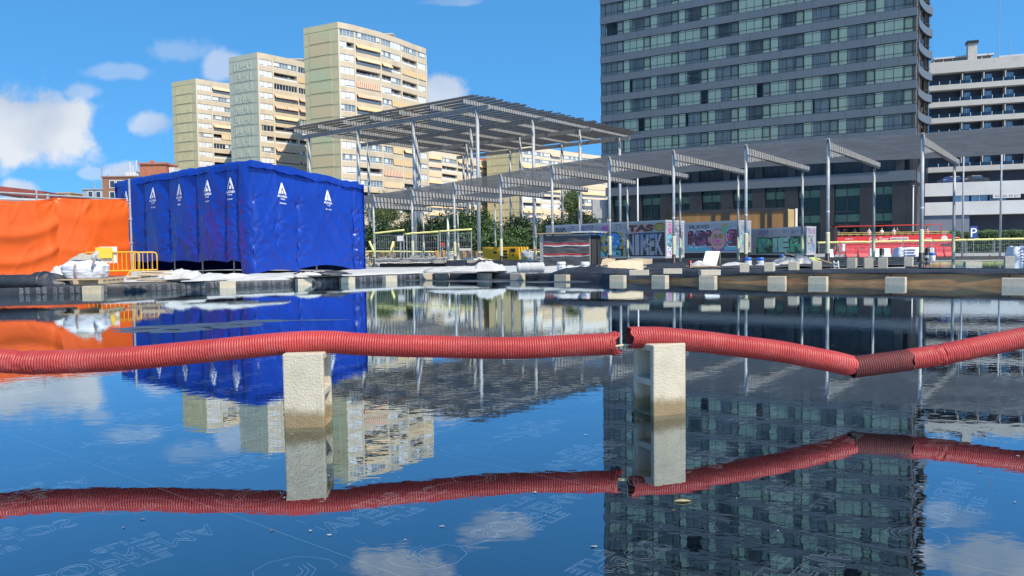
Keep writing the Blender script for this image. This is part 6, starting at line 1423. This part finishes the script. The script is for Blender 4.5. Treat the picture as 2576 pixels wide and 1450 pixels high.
# ---------------------------------------------------------------- people
skin = mat('skin', (.48, .27, .19), .6, .08, 8)
def skinned(name, edges, pts, radii, m, parent=None, org=None, levels=1):
    me = bpy.data.meshes.new(name); og = ORG[parent.name] if parent is not None else V(org)
    me.from_pydata([tuple(V(p)-og) for p in pts], edges, []); me.materials.append(m)
    o = bpy.data.objects.new(name, me); COL.objects.link(o); md = o.modifiers.new('skin', 'SKIN'); md.use_smooth_shade = True
    for i, r in enumerate(radii): me.skin_vertices[0].data[i].radius = (r, r) if not isinstance(r, tuple) else r
    me.skin_vertices[0].data[0].use_root = True
    sb = o.modifiers.new('sub', 'SUBSURF'); sb.levels = sb.render_levels = levels
    if parent is not None: o.parent = parent
    else: o.location = og
    ORG[o.name] = og; return o
def walker(x, d, h, label, top, legs, hairm, dress=False, step=.2):
    c = at(x, hz(x), d); g = gz(d); O = V((c.x, d, g)); k = h/1.7; Q = lambda a, b, z: O+V((a, b, z))*k
    t = thing('person', label, 'person', O, 'pedestrians in front of the bus')
    pts = [Q(0, 0, .92), Q(0, 0, 1.15), Q(0, 0, 1.38), Q(0, 0, 1.48), Q(.01, 0, 1.60), Q(.02, 0, 1.68), Q(-.18, 0, 1.36), Q(-.23, .02, 1.1), Q(-.2, -.12, .92), Q(-.19, -.16, .84), Q(.18, 0, 1.36), Q(.23, .02, 1.1), Q(.2, .1, .9), Q(.2, .12, .82),
           Q(-.09, 0, .86), Q(-.09-step*.6, 0, .48), Q(-.09-step*1.3, 0, .07), Q(-.03-step*1.3, -.03, .03), Q(.09, 0, .86), Q(.09+step*.9, 0, .48), Q(.09+step*.9, 0, .07), Q(.16+step*.9, -.03, .03)]
    ed = [(0, 1), (1, 2), (2, 3), (3, 4), (4, 5), (2, 6), (6, 7), (7, 8), (8, 9), (2, 10), (10, 11), (11, 12), (12, 13), (0, 14), (14, 15), (15, 16), (16, 17), (0, 18), (18, 19), (19, 20), (20, 21)]
    R_ = [.13, .12, .13, .055, .10, .085, .055, .045, .035, .03, .055, .045, .035, .03, .085, .06, .04, .035, .085, .06, .04, .035]
    skinned('body', ed, pts, [r*k for r in R_], skin, t)
    mb = MB()
    if dress: prof = [(.24, .62), (.23, .78), (.165, 1.0), (.15, 1.15), (.19, 1.38), (.08, 1.46)]
    else: prof = [(.165, .86), (.16, 1.0), (.155, 1.15), (.19, 1.38), (.08, 1.46)]
    mb.lathe(O, [(r*k, z*k) for r, z in prof], 14); mb.build('dress' if dress else 'shirt', top, parent=t, smooth=True)
    if not dress:
        skinned('trousers', [(0, 1), (1, 2), (2, 3), (0, 4), (4, 5), (5, 6)], [Q(0, 0, .9), Q(-.09, 0, .82), Q(-.09-step*.6, 0, .48), Q(-.09-step*1.25, 0, .12), Q(.09, 0, .82), Q(.09+step*.9, 0, .48), Q(.09+step*.9, 0, .12)], [r*k for r in (.15, .10, .075, .06, .10, .075, .06)], legs, t)
    mb = MB(); mb.lathe(Q(.0, .03, 0), [(.02*k, 1.42*k), (.10*k, 1.46*k), (.12*k, 1.62*k), (.09*k, 1.73*k), (.02*k, 1.755*k)], 12); mb.build('hair', hairm, parent=t, smooth=True)
walker(2106, 74, 1.55, 'walking person in dark clothes beside the rear of the red bus', mat('cloth_brown', (.16, .07, .05), .8, .2, 6), mat('cloth_black', (.02, .02, .022), .8, .2, 6), mat('hair_brown', (.08, .03, .015), .6, .2, 9))
walker(2121, 73.5, 1.52, 'walking person in a white dress beside the rear of the red bus', mat('cloth_white', (.70, .66, .68), .8, .08, 6), None, mat('hair_dark', (.012, .01, .01), .6, .2, 9), True)
cl_pass = [mat('cloth_white', (.7, .66, .68)), mat('cloth_black', (.02, .02, .022)), mat('cloth_pink', (.6, .25, .3), .8, .1, 5)]
PS = [(.06, 'rearmost'), (.10, 'second from the rear, low white-shirted'), (.20, 'just left of the City lettering,'), (.31, 'above the City lettering,'), (.43, 'above the Tour lettering,'), (.52, 'above the left of the name plate,'), (.56, 'above the right of the name plate,'), (.80, 'near the front,')]
for i, (q, lb) in enumerate(PS):
    P, U, Nn = bfr; O = V((P.x, P.y, bz-.05))+U*(bln*q)-Nn*(.5 if i % 2 else .9); t = thing('person', 'seated bus passenger on the open top deck, '+lb.rstrip(','), 'person', O, 'passengers on the top deck of the bus')
    pts = [O+V((0, 0, .05)), O+V((0, 0, .3)), O+V((0, 0, .52)), O+V((0, 0, .62)), O+V((0, -.02, .72)), O+V((0, -.02, .82)), O+V((-.18, 0, .48)), O+V((-.22, -.1, .25)), O+V((.18, 0, .48)), O+V((.22, -.1, .25))]
    skinned('body', [(0, 1), (1, 2), (2, 3), (3, 4), (4, 5), (2, 6), (6, 7), (2, 8), (8, 9)], pts, [.15, .14, .13, .055, .10, .08, .06, .045, .06, .045], skin, t)
    mb = MB(); mb.lathe(O, [(.17, .02), (.165, .3), (.2, .5), (.08, .6)], 12); mb.build('shirt', cl_pass[(0, 1, 2, 0, 0)[i % 5]], parent=t, smooth=True)
    mb = MB(); mb.lathe(O+V((0, .03, 0)), [(.05, .62), (.11, .68), (.11, .80), (.08, .87), (.02, .89)], 12); mb.build('hair', mat('hair_dark', (.012, .01, .01)), parent=t, smooth=True)
# ---------------------------------------------------------------- red and white road barriers
def jersey(x0, x1, d, m, lb):
    a, b = at(x0, hz(x0), d), at(x1, hz(x1), d); g = gz(d); ln = b.x-a.x; pr = [(-.28, 0), (.28, 0), (.24, .18), (.10, .34), (.08, .78), (-.08, .78), (-.10, .34), (-.24, .18)]; mb = MB(); n = len(pr)
    vs = [V((x, d+y, g+z)) for x in (a.x+.02, b.x-.02) for y, z in pr]; mb.add(vs, [tuple(range(n-1, -1, -1)), tuple(range(n, 2*n))]+[(i, (i+1) % n, n+(i+1) % n, n+i) for i in range(n)]); o = mb.build('road_barrier', m); bevel(o, .03); tag(o, lb, 'road barrier', 'red and white plastic road barriers')
jr = mat('barrier_red_plastic', (.55, .04, .045), .5, .08, 2); jw = mat('barrier_white_plastic', (.68, .68, .68), .5, .06, 2)
for i, (x0, x1, m, lb) in enumerate([(2076, 2096, jw, 'white road barrier half hidden left of the walkers'), (2126, 2150, jr, 'red road barrier just right of the walkers'), (2158, 2184, jr, 'red road barrier under the rear wheel of the bus'), (2186, 2212, jw, 'white road barrier left of the black bollard post'), (2220, 2240, jw, 'white road barrier behind the black bollard'), (2241, 2262, jr, 'red road barrier left of the white building sack'),
        (2326, 2350, jw, 'white road barrier behind the cream-sleeved post'), (2352, 2372, jr, 'red road barrier under the front wheel of the bus'), (2374, 2400, jr, 'rightmost red road barrier before the bus front')]): jersey(x0, x1, 68, m, lb)
# ---------------------------------------------------------------- sacks, bollards and buckets on the right terrace
def building_sack(x0, x1, y0, y1, lb):
    xm = (x0+x1)/2; p = G(xm, y1); w = (x1-x0)*p.y/F; h = (y1-y0)*p.y/F; t = thing('building_sack', lb, 'sack', p, 'white sacks of building material'); mb = MB()
    def fn(u, v):
        a = 2*math.pi*u; c, s = math.cos(a), math.sin(a); sq = (abs(c)**4+abs(s)**4)**(-.25); k = .5*w*sq*(1-.18*v**2)*(1+.03*NZ.noise(V((c*3, s*3, v*5+x0)))); return (p.x+c*k, p.y+.3+s*k*.7, p.z+h*v+.03*NZ.noise(V((c*2, s*2, x0))))
    mb.grid(fn, 48, 16); mb.grid(lambda u, v: V(fn(u, 1))*(1-v)+V((p.x, p.y+.3, p.z+h*.96))*v, 48, 6); mb.build('bag', mat('white_sack', (.70, .72, .75), .7, .06, 3, .3, 20), parent=t, smooth=True)
    mb = MB()
    for k in range(4):
        for j, (a, b) in enumerate(((-.30, -.2), (-.17, .12+.04*(k % 2)))): z = p.z+h*(.14+.21*k); yb = p.y+.3-w*.36*(1-.18*(.14+.21*k)**2)-.02; mb.box(p.x+a*w, p.x+b*w, yb, yb+.012, z, z+h*.08)
    mb.build('blue_print', mat('sack_print_blue', (.03, .08, .22), .7, .1, 4), parent=t)
    mb = MB(); q = p+V((w*.02, .3, h)); mb.tube([q+V((-.18*w, 0, -.02)), q+V((-.1*w, 0, .05)), q+V((.05*w, 0, .06)), q+V((.14*w, 0, -.02))], .02, 6); mb.build('lifting_strap', mat('strap_navy', (.02, .03, .08), .7, .1, 5), parent=t)
building_sack(2256, 2322, 623, 655, 'white sack of building material with blue print, left of a cream-sleeved post')
building_sack(2548, 2620, 620, 657, 'white sack of building material with blue print cut by the right edge')
def bollard(x, y0, y1, lb):
    p = G(x, y1); h = (y1-y0)*p.y/F; t = thing('bollard', lb, 'bollard', p, 'black bollards on the terrace'); mb = MB(); r = .105
    mb.lathe(p, [(r*1.15, 0), (r*1.15, h*.1), (r, h*.12), (r, h*.93), (r*.8, h)], 18); mb.build('post', black_p, parent=t, smooth=True)
    mb = MB(); mb.lathe(p, [(r+.003, h*.22), (r+.006, h*.23), (r+.006, h*.40), (r+.003, h*.41)], 18); mb.build('white_band', white_p, parent=t)
bollard(2218, 626, 656, 'black bollard left of the white building sack'); bollard(2333, 624, 656, 'black bollard just right of the cream-sleeved post'); bollard(2543, 618, 654, 'black bollard left of the sack at the right edge')
def bucket(x, y0, y1, w_px, lid, lb, haz=False, cat='bucket', z=None, pz=None, body=None):
    p = G(x, y1) if pz is None else pz; k = p.y/F; h = (y1-y0)*k; r = w_px*k/2; t = thing('bucket', lb, cat, p, 'buckets on the slab'); mb = MB()
    mb.lathe(p, [(r*.90, 0), (r*.93, .01), (r, h*.72), (r*.97, h*.73)], 22); mb.build('body', body or white_p, parent=t, smooth=True)
    mb = MB(); mb.lathe(p, [(r*1.05, h*.70), (r*1.06, h*.76), (r*1.0, h*.97), (r*.9, h), (r*.2, h*.99)], 22); mb.build('lid', lid, parent=t, smooth=True)
    mb = MB(); f_ = (V((p.x-r, p.y-r*1.0, 0)), V((1, 0, 0)), V((0, -1, 0))); s = r*2
    if haz:
        blob(mb, f_, [(s*.5, p.z+h*.16), (s*.78, p.z+h*.32), (s*.5, p.z+h*.48), (s*.22, p.z+h*.32)], .012, 0); blob(mb, f_, [(s*.5, p.z+h*.22), (s*.68, p.z+h*.32), (s*.5, p.z+h*.42), (s*.32, p.z+h*.32)], .018, 1); mb.build('hazard_diamond', [mat('hazard_red', (.55, .05, .04), .5, .05), white_p], parent=t)
    elif body is None: put_text(mb, 'SUPRA', f_, s*.25, s*.75, p.z+h*.45, p.z+h*.56, .012); mb.build('label_print', mat('label_blue', (.03, .10, .35), .6, .05), parent=t)
lid_b = mat('lid_blue', (.015, .11, .45), .4, .05); tin = mat('bucket_grey', (.48, .50, .53), .5, .08, 4)
bucket(1412, 659, 684, 22, white_p, 'white paint bucket behind a crumpled white sheet, left of the one with a hazard diamond')
bucket(1472, 659, 688, 22, white_p, 'white bucket with a red hazard diamond at the pool edge', True)
bucket(1882, 648, 673, 18, lid_b, 'left of two grey buckets with bright blue lids', body=tin); bucket(1913, 648, 673, 18, lid_b, 'right of two grey buckets with bright blue lids', body=tin)
bucket(1967, 641, 664, 11, lid_b, 'blue-lidded bucket peeking out behind the heap of sacks', body=tin); bucket(2345, 636, 657, 15, lid_b, 'white and blue bucket beside the right black bollard', body=white_p); bucket(2321, 633, 656, 14, white_p, 'white bucket left of the black-footed cream-sleeved post', body=white_p)
def extinguisher():
    p = G(1737, 679); h = 27*p.y/F; r = .045; t = thing('fire_extinguisher', 'red fire extinguisher standing left of the leaning white board', 'fire extinguisher', p); mb = MB(); rd = mat('extinguisher_red', (.50, .025, .03), .35, .05)
    mb.lathe(p, [(r, 0), (r, h*.72), (r*.8, h*.8), (r*.3, h*.86), (r*.3, h*.9)], 16); mb.build('cylinder', rd, parent=t, smooth=True); mb = MB(); mb.lathe(p, [(r*.5, h*.88), (r*.5, h*.97), (r*.2, h)], 10); mb.box(p.x-.01, p.x+.07, p.y-.01, p.y+.01, p.z+h*.94, p.z+h*.97); mb.build('valve', black_p, parent=t)
    mb = MB(); mb.tube([p+V((.02, 0, h*.92)), p+V((-.06, -.01, h*.85)), p+V((-.06, -.02, h*.4))], .008, 6); mb.build('hose', black_p, parent=t)
    mb = MB(); 
    for k in range(3): mb.box(p.x-.02, p.x+.02, p.y-r-.004, p.y-r+.004, p.z+h*(.2+.17*k), p.z+h*(.29+.17*k))
    mb.build('label_print', white_p, parent=t)
extinguisher()
def white_board():
    a, b, c, e = G(1763, 676), G(1800, 676), at(1811, 632, 24.9), at(1775, 632, 24.9); t = thing('white_board', 'white board leaning back between the fire extinguisher and the blue-lidded buckets', 'board', a)
    n = (b-a).cross(e-a).normalized(); mb = MB(); mb.add([a, b, c, e, a-n*.03, b-n*.03, c-n*.03, e-n*.03], [(0, 1, 2, 3), (7, 6, 5, 4), (0, 4, 5, 1), (1, 5, 6, 2), (2, 6, 7, 3), (3, 7, 4, 0)]); o = mb.build('panel', mat('board_white', (.74, .75, .75), .5, .03), parent=t); bevel(o, .012)
    mb = MB(); q = (c+b)/2; mb.tube([c-n*.05, V((c.x+.03, c.y+.15, a.z))], .02, 6); mb.build('prop', wood, parent=t)
    t2 = thing('pallet', 'low pale pallet under the leaning white board', 'pallet', G(1755, 679)); p = G(1735, 679)
    for k in range(5): mb = MB(); mb.box(p.x+.16*k+.05, p.x+.16*k+.12, p.y+.02, p.y+.7, p.z+.005, p.z+.07); mb.build('bearer', white_p, parent=t2)
    mb = MB(); mb.box(p.x, p.x+.85, p.y, p.y+.72, p.z+.072, p.z+.09); mb.build('deck', wood, parent=t2)
white_board()
heap('sack_heap', 'heap of grey plastic sacks and rags between the buckets and the step stool', 'sack heap', G(1998, 670), 1.35, .8, .36, mat('grey_sack', (.13, .15, .18), .45, .4, 5, .3, 12, dirt=(.42, .40, .38), dscale=4, damt=.8), 71, .1, .6)
heap('sack_heap', 'pale rags at the left end of the grey sack heap', 'sack heap', G(1974, 671)+V((0, -.2, 0)), .7, .4, .18, mat('rag', (.40, .37, .34), .9, .2, 5), 72, .2, .6)
heap('hose_coil', 'pale yellow-green coil lying behind the grey sack heap', 'coil', G(2045, 658), .9, .5, .22, mat('lime', (.42, .52, .18), .7, .2, 5), 73, .2, .6)
def stick(p, q, r, m, label, name='timber_lath', cat='lath'):
    mb = MB(); mb.tube([p, q], r, 6); tag(mb.build(name, m), label, cat)
stick(at(1975, 637, 27), G(2060, 667)+V((0, 0, .05)), .02, wood, 'long timber lath leaning across the sack heap'); stick(G(2052, 672)+V((0, 0, .24)), G(2104, 668)+V((0, 0, .02)), .02, wood, 'short timber lath between the sack heap and the step stool')
def stool():
    p = G(2106, 679); t = thing('step_stool', 'small white metal step stool on the black sheet near the black-footed post', 'step stool', p); k = p.y/F
    for s in (0, 1):
        mb = MB(); a = p+V((-5*k if s == 0 else 6*k, .05, 0)); mb.tube([a, a+V((0, .03, 21*k)), a+V((0, .25, .0))], .016, 6); mb.build('leg_frame', white_p, parent=t)
    for z in (.4, .8): mb = MB(); mb.box(p.x-5*k, p.x+6*k, p.y+.03, p.y+.12, p.z+21*k*z-.01, p.z+21*k*z+.01); mb.build('step', white_p, parent=t)
stool()
def card(p0, p1, dy, tilt, lb):
    a, b = G(*p0), G(*p1); mb = MB(); n = 12; dv = V((.1, dy, 0))
    mb.grid(lambda u, v: a.lerp(b, u)+dv*v+V((0, 0, .03+tilt*v+.06*u*v+.03*math.sin(u*5))), n, 4); o = mb.build('cardboard_sheet', cardboard); o.modifiers.new('t', 'SOLIDIFY').thickness = .012; tag(o, lb, 'cardboard', 'cardboard by the pool edge')
card((1528, 686), (1618, 682), .6, .22, 'long beige cardboard sheet lying on the slab above the pool edge blocks'); card((1575, 668), (1640, 668), .5, .2, 'brown cardboard sheet on the ground below the silver letters'); card((1512, 672), (1545, 670), .4, .22, 'small brown cardboard flap below the blue graffiti letters')
# shallow puddle on the terrace
def puddle():
    pts = [G(x, y) for x, y in [(2285, 676), (2330, 680), (2450, 682), (2600, 683), (2680, 670), (2600, 660), (2450, 662), (2340, 665)]]
    mb = MB(); mb.add([(p.x, p.y, .3105 if p.y < 21 else .290) for p in pts], [tuple(range(len(pts)))])
    c = V((sum(p.x for p in pts)/8, sum(p.y for p in pts)/8, 0)); mb = MB(); mb.add([(p.x, p.y, .312) for p in pts], [tuple(range(len(pts)))])
    tag(mb.build('puddle', water_m), None, None, kind='structure')
    mb = MB(); q = [c+(V((p.x, p.y, 0))-c)*1.04 for p in pts]; mb.prism([(p.x, p.y) for p in q], .05, .306); tag(mb.build('wet_membrane', membrane), 'flat black membrane holding a shallow puddle at the right', 'membrane')
puddle()
def kerb():
    mb = MB(); P = dens([u3(1490, 44), u3(1700, 41), u3(2100, 38), u3(2330, 36), u3(2640, 34)], 10)
    strip_wall(mb, P, [(0, 0), (0, .25), (.1, .30), (.5, .28), (.9, .02)], wob=.04, seed=8); tag(mb.build('membrane_kerb', membrane, smooth=True), 'low far kerb wrapped in black membrane across the right terrace', 'kerb')
kerb()
